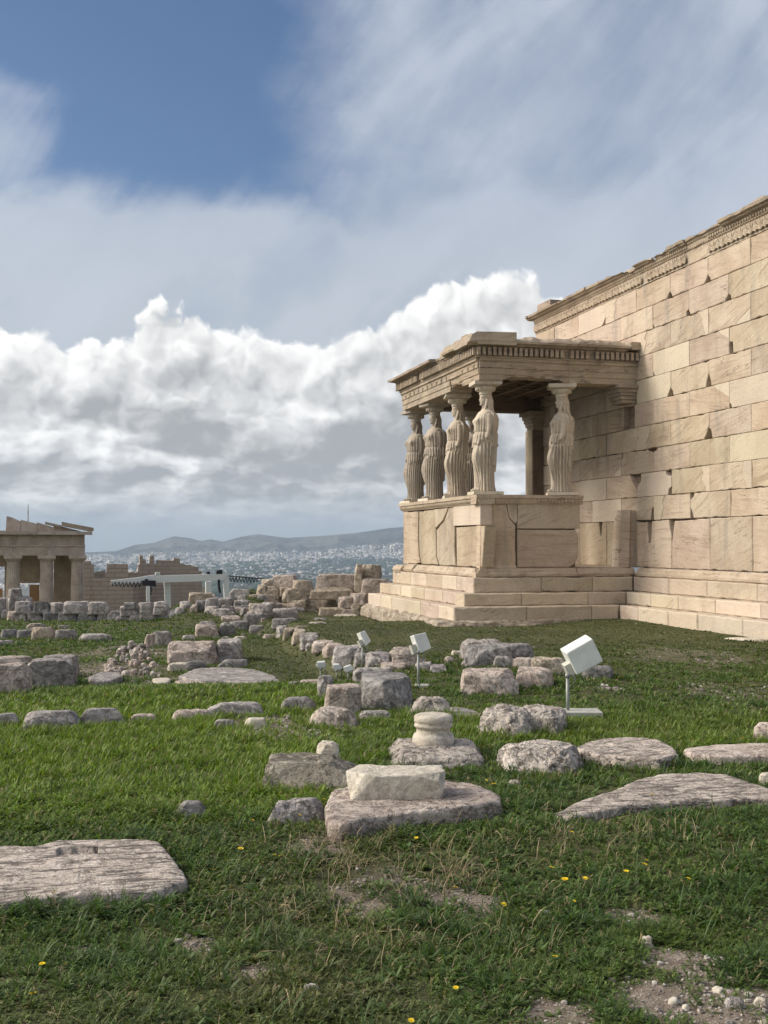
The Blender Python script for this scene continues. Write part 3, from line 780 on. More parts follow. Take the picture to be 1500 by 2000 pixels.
# core, back faces and the west return
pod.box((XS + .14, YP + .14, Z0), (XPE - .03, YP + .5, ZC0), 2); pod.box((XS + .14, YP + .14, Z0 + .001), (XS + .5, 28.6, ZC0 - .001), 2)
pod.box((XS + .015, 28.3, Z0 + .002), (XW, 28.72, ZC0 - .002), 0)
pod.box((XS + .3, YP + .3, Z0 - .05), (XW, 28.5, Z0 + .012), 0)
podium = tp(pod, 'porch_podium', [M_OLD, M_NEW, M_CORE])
# egg-and-dart capping
cp = MB((.5, .45, .5)); cprof = [(-.3, ZC0), (.01, ZC0), (.02, ZC0 + .02), (.035, ZC0 + .03), (.06, ZC0 + .115), (.09, ZC0 + .125), (.095, ZC0 + .19), (-.3, ZC0 + .2)]
# mitred corner: run each side past the arris
prof_strip(cp, cprof, XS - .085, XPE + .06, mpe, 0, .003, .2); prof_strip(cp, cprof, YP - .083, 28.8, mps, 0, .003, .2)
u = XS - .03
while u < XPE + .04:
    if not 8.25 < u < 9.1: egg(cp, (u, YP - .055, ZC0 + .075), .026, .03, .042)
    u += .075
u = YP - .02
while u < 28.75:
    egg(cp, (XS - .055, u, ZC0 + .075), .03, .026, .042); u += .078
tp(cp, 'podium_cap', [M_OLD])

# ---- standing block, door jamb remains and strap against the wall beside the podium
jb = MB(); a_, b2_ = on_y(1210, 1109, YP + .2), on_y(1241, 1109, YP + .2)
ztop = on_y(1225, 997, YP + .2).z
V = []
n = 9
for i in range(n + 1):
    z = Z0 + (ztop - Z0) * i / n; f = i / n
    x0 = a_.x - .12 + .10 * f + random.uniform(-.01, .01); x1 = b2_.x + .0 + random.uniform(-.004, .004); xm = x0 + (x1 - x0) * .52
    y0 = YP + .05
    V += [(x0, y0 + .14, z), (x0 + .02, y0 + .02 + random.uniform(-.01, .01), z), (xm - .02, y0 - .05 + random.uniform(-.008, .008), z + .01), (xm + .03, y0 - .01, z), (x1, y0 + .02, z), (x1, y0 + .3, z), (x0, y0 + .3, z)]
Fc = [(i * 7 + j, i * 7 + (j + 1) % 7, (i + 1) * 7 + (j + 1) % 7, (i + 1) * 7 + j) for i in range(n) for j in range(7)] + [tuple(n * 7 + j for j in range(7))]
jb.add(V, Fc); tp(jb, 'standing_block', [M_OLD])

# ---- antae: west one seen through the porch, east one a capital only
an = MB(); yw0, yw1 = 28.05, 28.58
an.box((XW - .28, yw0 + .07, ZC1 + .001), (XW + .02, yw1, 4.45), 0); an.box((XW - .285, yw0, ZC1 + .002), (XW + .021, yw0 + .069, 4.449), 1)  # east plate darkened by soot and by deep shade put into its colour
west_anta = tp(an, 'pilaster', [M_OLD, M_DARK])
ac = MB()
def anta_cap(mb, x0, x1, y0, y1, z0, z1):
    n = 5
    for i in range(n):
        e = .02 + .03 * i + (.03 if i == n - 1 else 0); za = z0 + (z1 - z0) * i / n; mb.box((x0 - e, y0 - e, za + .001), (x1 + .001 * i, y1 + e, za + (z1 - z0) / n - .004), 0, .003)
anta_cap(ac, XW - .24, XW + .02, yw0 + .03, yw1 - .05, 4.452, ZA - .002)
tp(ac, 'capital', [M_ROOF])
ac = MB()
q0, q1 = on_y(1208, 750, YP), on_y(1244, 785, YP)
anta_cap(ac, q0.x + .12, XW + .02, YP + .06, YP + .55, q1.z - .02, ZA - .002)
u = q0.x + .05
while u < XW - .02: egg(ac, (u, YP - .055, ZA - .09), .018, .02, .026); u += .055
tp(ac, 'capital', [M_ROOF])
# hollow and wall-end strip below the east capital
# ---- entablature
en = MB((.45, .45, .5))
aprof = lambda o: [(-.5, ZA), (.0 + o, ZA), (.0 + o, ZA + .12), (.018 + o, ZA + .124), (.018 + o, ZA + .245), (.036 + o, ZA + .249), (.036 + o, ZA + .37), (.07 + o, ZA + .385), (.07 + o, ZA + .44), (-.5, ZA + .44)]
jo = on_y(1110, 720, YP).x
# east architrave: two lengths, the left one with its lower fascia broken away
def arch_len(u0, u1, mp, seed, broken=None, m=0):
    R3 = random.Random(seed); n = max(4, int((u1 - u0) / .09)); pr = aprof(0); k = len(pr); V = []
    for i in range(n + 1):
        u = u0 + (u1 - u0) * i / n
        for j, (d, z) in enumerate(pr):
            dd, zz = d, z
            if broken and broken[0] < u < broken[1]:
                f = sin(pi * (u - broken[0]) / (broken[1] - broken[0])) ** .5
                if j in (0, 1): zz = z + .10 * f + R3.uniform(-.02, .02)
                if j in (1, 2, 3): dd = d - .05 * f + R3.uniform(-.015, .015)
                if j == 4: dd = d - .02 * f
            V.append(mp(u, zz + R3.uniform(-.002, .002), -dd + R3.uniform(-.003, .003)))
    Fc = [(i * k + j, (i + 1) * k + j, (i + 1) * k + j + 1, i * k + j + 1) for i in range(n) for j in range(k - 1)] + [tuple(range(k)), tuple(range(n * k + k - 1, n * k - 1, -1))]
    en.add(V, Fc, m, RT())
sj = on_x(880, 760, XS).y
def disc(mb, c_, nrm, r=.055):
    n = 12; V = []
    for rr, hh in ((r, 0), (r * .9, .014), (r * .4, .010), (r * .35, .022), (0.001, .024)):
        for k in range(n):
            a = 2 * pi * k / n
            if nrm == 'e': V.append((c_[0] + rr * cos(a), c_[1] - hh, c_[2] + rr * sin(a)))
            else: V.append((c_[0] - hh, c_[1] + rr * cos(a), c_[2] + rr * sin(a)))
    mb.add(V, [(i * n + k, i * n + (k + 1) % n, (i + 1) * n + (k + 1) % n, (i + 1) * n + k) for i in range(4) for k in range(n)], 0, (.6, .5, .5))
arch_len(XS, jo - .003, mpe, 1, (8.35, 9.7)); arch_len(jo + .003, XW - .002, mpe, 2)
arch_len(YP + .005, sj - .003, mps, 3, (24.0, 25.1)); arch_len(sj + .003, 28.72, mps, 4)
for u in (8.25, 8.6, 9.95, 10.33, 10.71, 11.1): disc(en, (u, YP - .036, ZA + .31), 'e')
u = YP + .25
while u < 28.6:
    if not 24.1 < u < 24.7: disc(en, (XS - .036, u, ZA + .31), 's')
    u += .37
# west and inner faces, coloured darker than the outer ones
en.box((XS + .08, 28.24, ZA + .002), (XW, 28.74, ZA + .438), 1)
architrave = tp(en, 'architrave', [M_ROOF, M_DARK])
# dentil course
de = MB((.4, .4, .4)); zd0, zd1 = ZA + .445, ZA + .68
prof_strip(de, [(-.5, zd0), (.06, zd0), (.06, zd1), (-.5, zd1)], XS - .04, XW - .002, mpe, 0, .002)
prof_strip(de, [(-.5, zd0 + .001), (.06, zd0 + .001), (.06, zd1 - .001), (-.5, zd1 - .001)], YP - .04, 28.76, mps, 0, .002)
u = XS - .09
while u < XW - .06:
    if random.random() > .05: de.box((u, YP - .165, zd0 + .045), (u + .068, YP - .061, zd1 - .035 + random.uniform(-.01, .006)), 0, .004)
    u += .112
u = YP - .09
while u < 28.8:
    if random.random() > .07: de.box((XS - .165, u, zd0 + .045), (XS - .061, u + .068, zd1 - .035 + random.uniform(-.02, .006)), 0, .005)
    u += .112
prof_strip(de, [(-.3, zd0 + .001), (.075, zd0 + .001), (.085, zd0 + .03), (.06, zd0 + .04), (-.3, zd0 + .04)], XS - .08, XW - .003, mpe, 0, .004)
prof_strip(de, [(-.3, zd0 + .002), (.075, zd0 + .002), (.085, zd0 + .03), (.06, zd0 + .04), (-.3, zd0 + .04)], YP - .07, 28.78, mps, 0, .006)
tp(de, 'dentil_course', [M_ROOF])
# projecting cornice with a ragged upper edge
ge = MB(); zg = zd1
def ragged(mb, u0, u1, mp, pr, top, seed, jt=.03, inner=.7, m=0, endwear=.0):
    R3 = random.Random(seed); n = max(4, int((u1 - u0) / .07)); V = []; k = 9; ph = R3.uniform(0, 9)
    for i in range(n + 1):
        u = u0 + (u1 - u0) * i / n; w = gn(np.array([u * 2.3 + ph, ph, 0])) * jt * 1.6 + gn(np.array([u * 7 + ph, 0, ph])) * jt + gn(np.array([u * 19 + ph, 3, ph])) * jt * .5; e = abs(gn(np.array([u * 4, ph, 2.]))) * jt * 2
        tz = top + w
        for d, z in ((-inner, zg + .002), (.11, zg + .002), (.13, zg + .035), (pr - .05, zg + .055), (pr - .02, zg + .04), (pr - e * .5, zg + .085), (pr - .03 - e, max(zg + .1, tz - .07)), (pr - .12 - e * 1.5, tz - .01), (-inner, tz + .01)):
            V.append(mp(u, z + R3.uniform(-.005, .005), -d + R3.uniform(-.005, .005)))
    Fc = [(i * k + j, (i + 1) * k + j, (i + 1) * k + j + 1, i * k + j + 1) for i in range(n) for j in range(k - 1)] + [tuple(range(k)), tuple(range(n * k + k - 1, n * k - 1, -1))]
    mb.add(V, Fc, m)
ragged(ge, XS - .30, XW - .25, mpe, .30, zg + .20, 5, .045)
ragged(ge, YP - .28, 24.7, mps, .30, zg + .25, 6, .085)
ragged(ge, 24.72, 25.4, mps, .17, zg + .13, 7, .07)
ragged(ge, 25.42, 29.02, mps, .33, zg + .15, 8, .04)
ge.box((XW - .2, YP - .22, zg + .02), (XW - .003, YP + .3, zg + .20), 0, .02)
ge.box((XS + .2, YP + .2, zg + .003), (XW - .01, 28.85, zg + .12), 0, .01)
tp(ge, 'cornice', [M_ROOF])
# ceiling of sunk coffers
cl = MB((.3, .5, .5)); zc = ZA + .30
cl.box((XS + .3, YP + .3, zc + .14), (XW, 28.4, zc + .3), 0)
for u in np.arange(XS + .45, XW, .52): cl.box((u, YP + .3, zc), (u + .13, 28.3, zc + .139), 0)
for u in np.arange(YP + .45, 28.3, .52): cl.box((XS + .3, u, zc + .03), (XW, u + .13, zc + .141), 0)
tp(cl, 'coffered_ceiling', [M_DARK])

# ================================================================ THE STATUES
def blob(mb, c_, r, n=12, m=10):
    V = [(c_[0], c_[1], c_[2] + r[2])]
    for i in range(1, m):
        for k in range(n): V.append((c_[0] + r[0] * sin(pi * i / m) * cos(2 * pi * k / n), c_[1] + r[1] * sin(pi * i / m) * sin(2 * pi * k / n), c_[2] + r[2] * cos(pi * i / m)))
    V.append((c_[0], c_[1], c_[2] - r[2])); L = len(V) - 1
    Fc = [(0, 1 + k, 1 + (k + 1) % n) for k in range(n)] + [(1 + (i - 1) * n + k, 1 + i * n + k, 1 + i * n + (k + 1) % n, 1 + (i - 1) * n + (k + 1) % n) for i in range(1, m - 1) for k in range(n)]
    Fc += [(L, 1 + (m - 2) * n + (k + 1) % n, 1 + (m - 2) * n + k) for k in range(n)]
    mb.add(V, Fc, 0, (.5, .5, .5))

def statue(loc, rz, label, knee=-1, arms=(1.05, 1.05), seed=0, mat=None, worn=0.0, turn=0.0):
    mat = mat or M_STAT
    R4 = random.Random(seed); root = tag(empty('caryatid_statue', loc, rz), label, 'statue', 'draped maiden statues carrying the porch roof')
    NT, NZ = 176, 190
    th = np.linspace(0, 2 * pi, NT, endpoint=False)[None, :]; z = np.linspace(0, 1.70, NZ)[:, None]
    zk = [0, .04, .12, .35, .62, .90, 1.04, 1.14, 1.22, 1.34, 1.47, 1.57, 1.63, 1.67, 1.70]
    ak = [.222, .222, .215, .22, .235, .248, .255, .245, .232, .238, .255, .262, .250, .15, .062]
    bk = [.205, .20, .185, .180, .185, .190, .195, .188, .178, .182, .190, .172, .145, .10, .062]
    a = np.interp(z, zk, ak); b_ = np.interp(z, zk, bk)
    ck = np.interp(z, [0, .6, 1.05, 1.5, 1.7], [0, -.01 * knee, -.035 * knee, .0, .0])
    cy_ = np.interp(z, [0, .5, 1.05, 1.4, 1.7], [0.02, .035, .015, -.01, -.015])
    ct, s_t = np.cos(th), np.sin(th)
    x = ck + a * np.sign(ct) * np.abs(ct) ** .88; y = cy_ + b_ * np.sign(s_t) * np.abs(s_t) ** .88
    tk = pi / 2 - knee * .62                                   # bearing of the bent knee (front = +Y)
    dth = np.abs((th - tk + pi) % (2 * pi) - pi)
    g = np.exp(-(dth / .55) ** 2)
    knee_a = (.135 if knee < 0 else .09) * np.exp(-((z - .70) / .24) ** 2) - .035 * np.exp(-((z - .18) / .14) ** 2)
    smooth_leg = g * sst(z, .10, .3) * sst(z, 1.05, .85)
    # fold depth in the skirt: deep vertical flutes on the standing leg, soft pulls across the bent one
    wz = gn(np.stack([z * .8 + 0 * th, th * .8 + 0 * z, 0 * z + 0 * th + seed * 3.1], -1))
    ph = 11.5 * th + .8 * wz + .5 * np.sin(3 * th + seed)
    flute = np.abs(np.sin(ph)) ** .7 - .65
    fine = np.sin(ph * 2.1 + 2 * wz)
    sk = sst(z, .99, .93)
    d = sk * (flute * (.074 * (1 - smooth_leg * .8)) + fine * .007)
    pull = np.sin(9 * (th - tk) + (z - .66) * 7 * np.sign(th - tk)) * .008 * smooth_leg * sk
    d = d + pull + knee_a * g
    # overfold: hangs to a wavy hem below the hips, gathered over the belt
    hem = .98 + .045 * np.sin(2 * th + seed * 1.7) + .03 * np.sin(7 * th + seed) + .02 * np.sin(15 * th)
    ov = sst(z, hem - .012, hem + .012)
    d = d + ov * (.016 * sst(z, 1.60, 1.45) + .010) * sst(z, 1.66, 1.55)
    ph2 = 11 * th + 4.0 * (z - 1.2) * np.sin(th * 2 + seed) + 1.6 * wz
    d = d + ov * (np.abs(np.sin(ph2)) ** .8 - .6) * (.026 * sst(z, 1.55, 1.30) + .008) * sst(z, 1.66, 1.6)
    d = d + .008 * np.exp(-((z - 1.135 - .015 * np.sin(5 * th + seed)) / .035) ** 2) - .014 * np.exp(-((z - 1.215) / .02) ** 2)
    for sgn in (-1, 1):
        db = np.abs((th - (pi / 2 + sgn * .52) + pi) % (2 * pi) - pi)
        d = d + .055 * np.exp(-(db / .27) ** 2) * np.exp(-((z - 1.45) / .075) ** 2)
    # mantle hanging down the back and over the sides
    dback = np.abs((th - 3 * pi / 2 + pi) % (2 * pi) - pi); low = .42 + .28 * sst(dback, .3, 1.3) + .03 * np.sin(9 * th + seed)
    man = sst(dback, 1.35, 1.15) * sst(z, low - .015, low + .015) * sst(z, 1.67, 1.55)
    d = d + man * (.034 + .016 * np.sin(8 * th + 3 * (z - 1) * np.sin(th * 3)))
    d = d + .004 * gn(np.stack([x * 14, y * 14, z * 14 + 0 * th + seed], -1)) - worn * .03 * sst(gn(np.stack([x * 4, y * 4, z * 4 + 0 * th + seed], -1)), .15, .4)
    n_ = np.sqrt(ct ** 2 + s_t ** 2); x = x + d * ct / n_; y = y + d * s_t / n_
    V = np.stack([x, y, z + 0 * th], -1).reshape(-1, 3).tolist()
    mb = MB((.5, .5, .5))
    Fc = [(i * NT + k, i * NT + (k + 1) % NT, (i + 1) * NT + (k + 1) % NT, (i + 1) * NT + k) for i in range(NZ - 1) for k in range(NT)]
    Fc += [tuple(range(NT - 1, -1, -1)), tuple((NZ - 1) * NT + k for k in range(NT))]
    mb.add(V, Fc)
    # feet under the hem
    blob(mb, (-.11, .20, .03), (.05, .12, .04)); blob(mb, (.11, .17, .03), (.05, .12, .04))
    # arms, broken off at different heights
    for sgn, stop in ((-1, arms[0]), (1, arms[1])):
        pts = [(sgn * .20, -.02, 1.60), (sgn * .240, -.025, 1.55), (sgn * .258, -.03, 1.44), (sgn * .262, -.03, 1.30), (sgn * .262, -.01, 1.17), (sgn * .258, .03, stop)]
        mb.tube(pts, [.055, .064, .060, .052, .046, .040], 12)
    # neck, head, face, hair
    cT, sT = cos(turn), sin(turn)
    def h(x, y, z): return (x * cT - y * sT, x * sT + y * cT, z)
    mb.tube([(0, -.01, 1.60), (0, -.005, 1.70), h(0, .005, 1.82)], [.10, .070, .066], 14)
    blob(mb, h(0, .012, 1.885), (.084, .104, .132), 16, 14)           # skull and face
    blob(mb, h(0, .055, 1.815), (.052, .050, .045)); blob(mb, h(0, .098, 1.785), (.026, .020, .020))   # jaw, chin
    mb.tube([h(0, .098, 1.925), h(0, .122, 1.882), h(0, .112, 1.862)], [.012, .016, .018], 8)           # nose
    for sg in (-1, 1):
        blob(mb, h(sg * .033, .098, 1.925), (.030, .012, .010), 8, 6)     # brow
        blob(mb, h(sg * .032, .092, 1.900), (.014, .012, .008), 8, 6)     # eye
        blob(mb, h(sg * .045, .072, 1.860), (.022, .025, .026), 8, 6)     # cheek
        blob(mb, h(sg * .084, .0, 1.885), (.012, .022, .030), 8, 6)       # ear
    blob(mb, h(0, .106, 1.840), (.024, .012, .006), 8, 6); blob(mb, h(0, .104, 1.826), (.020, .012, .007), 8, 6)   # lips
    for k in range(13):                                                # waved hair framing the brow
        aa = pi * (k / 12) ; q = h(.088 * cos(aa), .01 + .078 * sin(aa), 1.957 + .012 * sin(aa)); blob(mb, q, (.026, .026, .034), 8, 6)
    blob(mb, h(0, -.02, 1.965), (.098, .100, .080), 16, 10)
    mb.tube([h(0, -.07, 1.97), h(0, -.105, 1.86), (0, -.105, 1.74), (0, -.135, 1.60), (0, -.165, 1.42), (0, -.165, 1.34)], [.072, .076, .070, .066, .056, .026], 12)
    for sg in (-1, 1):                                                  # side locks over the shoulders
        mb.tube([h(sg * .085, -.02, 1.90), (sg * .098, .0, 1.78), (sg * .115, .04, 1.66), (sg * .115, .12, 1.57), (sg * .11, .165, 1.46)], [.026, .026, .028, .026, .012], 8)
        mb.tube([h(sg * .075, -.06, 1.88), (sg * .082, -.06, 1.76), (sg * .10, -.06, 1.66), (sg * .12, -.04, 1.60)], [.028, .028, .026, .016], 8)
    body = mb.build('figure', mat, root, True)
    rm = body.modifiers.new('join', 'REMESH'); rm.mode = 'VOXEL'; rm.voxel_size = .0085; rm.use_smooth_shade = True
    # basket capital: bead ring, egg-carved cushion, square slab
    cb = MB((.5, .5, .5)); cb.lathe([(.10, 1.985), (.128, 1.99), (.130, 2.025), (.122, 2.03), (.135, 2.045), (.168, 2.065), (.200, 2.105), (.212, 2.145), (.205, 2.164)], (0, -.005, 0), 28)
    for k in range(16):
        aa = 2 * pi * k / 16; egg(cb, (.186 * cos(aa), .186 * sin(aa) - .005, 2.105), .030, .030, .045)
    cap = cb.build('capital', mat, root, True)
    ab = MB((.5, .5, .5)); ab.box((-.29, -.29, 2.181), (.29, .28, 2.252), 0, .004); ab.box((-.26, -.26, 2.165), (.26, .25, 2.180), 0, .002); ab.build('abacus', mat, cap)
    pb = MB(); pb.box((-.31, -.31, -.062), (.31, .31, -.002), 0, .004); pb.build('plinth', M_STAT, root)
    return root
M_STATD = marble_mat('greyer_statue_marble', (0.40, 0.36, 0.31), (0.47, 0.425, 0.37), (0.27, 0.22, 0.175), vein=0.35, grime=0.5, bs=0.2)  # darker, greyer marble used on three of the statues
ZS = ZC1 + .065; FY, FX = YP + .34, XS + .34
def fy(px): return on_x(px, 962, FX).y
statue((on_y(948, 962, FY).x, FY, ZS), radians(84), 'draped statue at the near front corner of the porch, the tallest in view', -1, (1.08, 1.05), 1, M_STAT, 0, .1)
statue((FX, fy(893), ZS), radians(78), 'draped statue in the front row just left of the near corner statue', -1, (1.08, 1.05), 2, M_STAT, .0, .12)
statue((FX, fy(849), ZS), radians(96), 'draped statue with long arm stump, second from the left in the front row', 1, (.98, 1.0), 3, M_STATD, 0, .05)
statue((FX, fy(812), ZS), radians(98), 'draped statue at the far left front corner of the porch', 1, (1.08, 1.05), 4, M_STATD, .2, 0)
_x5 = on_y(1097, 962, FY).x
statue((_x5, FY, ZS), radians(72), 'draped statue standing alone on the right side parapet, near the block wall', -1, (1.08, 1.05), 5, M_STAT, .1, .15)
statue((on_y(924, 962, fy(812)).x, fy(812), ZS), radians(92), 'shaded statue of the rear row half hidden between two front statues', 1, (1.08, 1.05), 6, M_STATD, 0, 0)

# ================================================================ STONES
_cg = {}
def cube_grid(n):
    if n in _cg: return _cg[n]
    idx = {}; V = []; Fc = []
    def vid(p):
        if p not in idx: idx[p] = len(V); V.append([c_ / n * 2 - 1 for c_ in p])
        return idx[p]
    for ax in range(3):
        for s_ in (0, n):
            for i in range(n):
                for j in range(n):
                    q = []
                    for a, c_ in ((i, j), (i + 1, j), (i + 1, j + 1), (i, j + 1)):
                        p = [0, 0, 0]; p[ax] = s_; p[(ax + 1) % 3] = a; p[(ax + 2) % 3] = c_; q.append(vid(tuple(p)))
                    Fc.append(q if s_ else q[::-1])
    _cg[n] = (np.array(V), np.array(Fc)); return _cg[n]

FOOT = []          # footprints kept free of grass: (cx, cy, R(theta) table)
def rock(name, c_, dim, rz, mat, seed, n=18, p=7.0, rough=.05, cuts=4, taper=.08, outline=None, bury=.08, tilt=(0, 0), dome=0.0, groove=None, hole=None, parent=None):
    """c_: centre of the foot on the ground; dim: full width, depth, height"""
    U, Fc = cube_grid(n); R5 = np.random.default_rng(seed)
    s_ = (np.abs(U) ** p).sum(1) ** (1 / p); q = U / s_[:, None]
    hx, hy, hz = dim[0] / 2, dim[1] / 2, (dim[2] + bury) / 2
    for k in range(cuts):
        a = R5.uniform(0, 2 * pi); e = R5.uniform(-.1, .75); nrm = np.array([cos(a) * cos(e), sin(a) * cos(e), sin(e)])
        off = np.abs(nrm).sum() * R5.uniform(.66, .88); dd = q @ nrm - off; q = q - np.maximum(dd, 0)[:, None] * nrm
    if outline is not None:
        th = np.arctan2(q[:, 1], q[:, 0]); rho = np.maximum(np.abs(q[:, 0]), np.abs(q[:, 1]))
        Rt = np.interp(th, *outline, period=2 * pi); xy = np.stack([np.cos(th), np.sin(th)], 1) * (Rt * rho)[:, None]
    else: xy = q[:, :2] * np.array([hx, hy])
    z = q[:, 2] * hz
    tf = 1 - taper * (q[:, 2] + 1) / 2; xy = xy * tf[:, None]
    if dome: z = z + np.where(q[:, 2] > 0, dome * dim[2] * (1 - np.minimum(1, (q[:, 0] ** 2 + q[:, 1] ** 2))) , 0) - (dome * dim[2] * .6 if True else 0) * (q[:, 2] > 0)
    V = np.stack([xy[:, 0], xy[:, 1], z], 1)
    if outline is None:
        for ax_, ex_ in ((0, dim[0]), (1, dim[1])): lo_, hi_ = V[:, ax_].min(), V[:, ax_].max(); V[:, ax_] = (V[:, ax_] - (lo_ + hi_) / 2) * ex_ / (hi_ - lo_)
    V[:, 2] = (V[:, 2] + hz) * (dim[2] + bury) / (V[:, 2].max() + hz) - hz
    m = min(dim[0], dim[1], dim[2] * 1.6); so = seed * 7.77
    nv = q / (np.linalg.norm(q, axis=1)[:, None] + 1e-9)
    amp = .72 * rough * (m + .15)
    f0 = 1.6 / (m + .1)
    d1 = fbm(V * f0 + so, 3, .5); d2 = 1 - np.abs(fbm(V * f0 * 3.1 + so + 5, 3, .55)) * 3
    st_ = np.floor((fbm(V * f0 * 1.7 + so + 3, 2, .5) + d1 * .5) * 5) / 5
    V = V + nv * (amp * 1.0 * d1 + amp * .8 * st_ + amp * .45 * d2 + amp * .35 * fbm(V * f0 * 9 + so, 2, .6))[:, None]
    if groove: V[:, 2] -= groove[2] * np.exp(-((V[:, 0] * cos(groove[0]) + V[:, 1] * sin(groove[0]) - groove[1]) / groove[3]) ** 2) * (q[:, 2] > .2)
    if hole:
        dd = np.maximum(np.abs(V[:, 0] - hole[0]) / hole[2], np.abs(V[:, 1] - hole[1]) / hole[3]); V[:, 2] -= hole[4] * (dd < 1) * (q[:, 2] > .2)
    V[:, 2] += hz - bury
    if tilt[0] or tilt[1]: V[:, 2] += V[:, 0] * tan(tilt[0]) + V[:, 1] * tan(tilt[1])
    L = Fc.ravel(); o = big_mesh(name, V, L, np.arange(len(Fc)) * 4, np.full(len(Fc), 4), mat, smooth=True, parent=parent)
    o.location = c_; o.rotation_euler = (0, 0, rz)
    if c_[1] < 36 and parent is None and dim[2] < 3:
        w = V[:, :2][V[:, 2] < max(.04, dim[2] * .6)] if dim[2] > .02 else V[:, :2]
        a = np.arctan2(w[:, 1], w[:, 0]); r = np.hypot(w[:, 0], w[:, 1]); bins = np.linspace(-pi, pi, 25); k = np.digitize(a, bins) - 1
        tab = np.array([r[k == i].max() if (k == i).any() else .05 for i in range(24)])
        FOOT.append((c_[0], c_[1], rz, tab, r.max(), c_[2] + V[:, 2].max()))
    return o

def outline_of(poly, cx_, cy_, rz=0):
    """star-shaped radius table of a polygon in metres about its centre"""
    P_ = [np.array([x - cx_, y - cy_]) for x, y in poly]; th = np.linspace(-pi, pi, 181)[:-1]; R = []
    for t_ in th:
        d = np.array([cos(t_), sin(t_)]); best = .02
        for i in range(len(P_)):
            a, e = P_[i - 1], P_[i] - P_[i - 1]; den = d[0] * e[1] - d[1] * e[0]
            if abs(den) < 1e-9: continue
            tt = (a[0] * e[1] - a[1] * e[0]) / den; ss_ = (a[0] * d[1] - a[1] * d[0]) / den
            if tt > 0 and -1e-6 <= ss_ <= 1 + 1e-6: best = max(best, tt)
        R.append(best)
    return th, np.array(R)

def slab(name, poly_px, h, mat, seed, label=None, cat='slab', n=30, group=None, zbase=None, hole_px=None, **kw):
    """poly_px: outline of the TOP face in the photo, h: height of that face above the ground"""
    cx_ = sum(p[0] for p in poly_px) / len(poly_px); cy_ = sum(p[1] for p in poly_px) / len(poly_px)
    g = on_g(cx_, cy_); zb = ghs(g.x, g.y) if zbase is None else zbase
    W = [on_z(x, y, zb + h) for x, y in poly_px]; X = [(min(w.x for w in W) + max(w.x for w in W)) / 2, (min(w.y for w in W) + max(w.y for w in W)) / 2]
    ol = outline_of([(w.x, w.y) for w in W], *X)
    zb = ghs(X[0], X[1]) if zbase is None else zbase
    dx_, dy_ = max(w.x for w in W) - min(w.x for w in W), max(w.y for w in W) - min(w.y for w in W)
    if hole_px:
        hp_ = on_z(hole_px[0], hole_px[1], zb + h); kw['hole'] = (hp_.x - X[0], hp_.y - X[1]) + hole_px[2:]
    k = dict(p=14, rough=.03, cuts=0, taper=.03, bury=.12); k.update(kw)
    o = rock(name, (X[0], X[1], zb), (dx_, dy_, h), 0, mat, seed, n, outline=ol, **k)
    return tag(o, label, cat, group) if label else o

_seed = [100]
def stone(x0, x1, yt, yb, mat=None, label=None, name='stone_block', cat='stone block', dep=None, dm=None, group=None, rz=None, n=None, zb=None, ext=False, lift=0.0, wide=1.02, **kw):
    """a stone whose front foot is seen at yb and whose top edge at yt, between x0 and x1"""
    _seed[0] += 1; sd = _seed[0]; mat = mat or R_GREY; xm = (x0 + x1) / 2
    if dep is None:
        g = on_g(xm, yb)
    else: g = at_d(xm, yb, dep)
    D_ = depth_of(g); s_ = F / D_; w = (x1 - x0) / s_; dmm = dm if dm else min(max(.55 * w, (yb - yt) / s_ * .6), 1.2)
    h = (yb - yt) / s_
    for _ in range(4):
        zt = g.z + h; vis = max(0, F * (EYE - zt) * (1 / D_ - 1 / (D_ + dmm))); h = max(.25 * (yb - yt), (yb - yt) - vis) / s_
    zb_ = g.z if zb is None else zb
    d_ = ray(xm, yb); dirh = Vector((d_.x, d_.y, 0)).normalized(); c_ = Vector((g.x, g.y, 0)) + dirh * dmm / 2
    gr = ghs(c_.x, c_.y); top = g.z + h; base = (min(g.z, gr) if ext else g.z) if dep is not None else g.z
    if zb is not None: base = zb
    px_size = (x1 - x0) * .51
    nn = n or int(min(30, max(8, px_size / 3.5)))
    r0 = -atan2(dirh.x, dirh.y); rr = random.Random(sd).uniform(-.10, .10) if rz is None else rz
    k = dict(p=6.5, rough=.055, cuts=4, taper=.08); k.update(kw); k['p'] = k['p'] * 1.5; k['cuts'] += 6; k['rough'] *= .85
    o = rock(name, (c_.x, c_.y, base), (w * wide, dmm, top - base + lift), r0 + rr, mat, sd, nn, bury=.07 if zb is None else 0.0, **k)
    return tag(o, label, cat, group)

# ---- the near stones, one by one
slab('stone_slab', [(-60, 1650), (0, 1645), (60, 1647), (110, 1635), (200, 1632), (314, 1633), (332, 1655), (352, 1680), (375, 1712), (345, 1727), (290, 1735), (180, 1740), (90, 1748), (0, 1757), (-80, 1762)], .065, R_PALE, 11,
     'big flat pale slab with a dark square socket, at the lower left', hole_px=(152, 1661, .095, .075, .17), n=84, rough=.022)
slab('stone_slab', [(640, 1575), (652, 1545), (700, 1534), (790, 1530), (862, 1527), (915, 1532), (968, 1552), (975, 1566), (900, 1578), (800, 1588), (720, 1600), (672, 1612), (645, 1606)], .115, R_PINK, 12,
     'broad low pinkish boulder carrying a white marble block', 'boulder', n=48, rough=.05, taper=-.04)
_zt = ghs(on_g(770, 1560).x, on_g(770, 1560).y) + .115
stone(676, 868, 1493, 1566, R_WHIT, 'angular white marble block lying on the broad pinkish boulder', zb=_zt - .02, dep=depth_of(on_z(770, 1566, _zt)), p=14, cuts=5, taper=-.12, rough=.03, dm=.34, n=34, rz=.06)
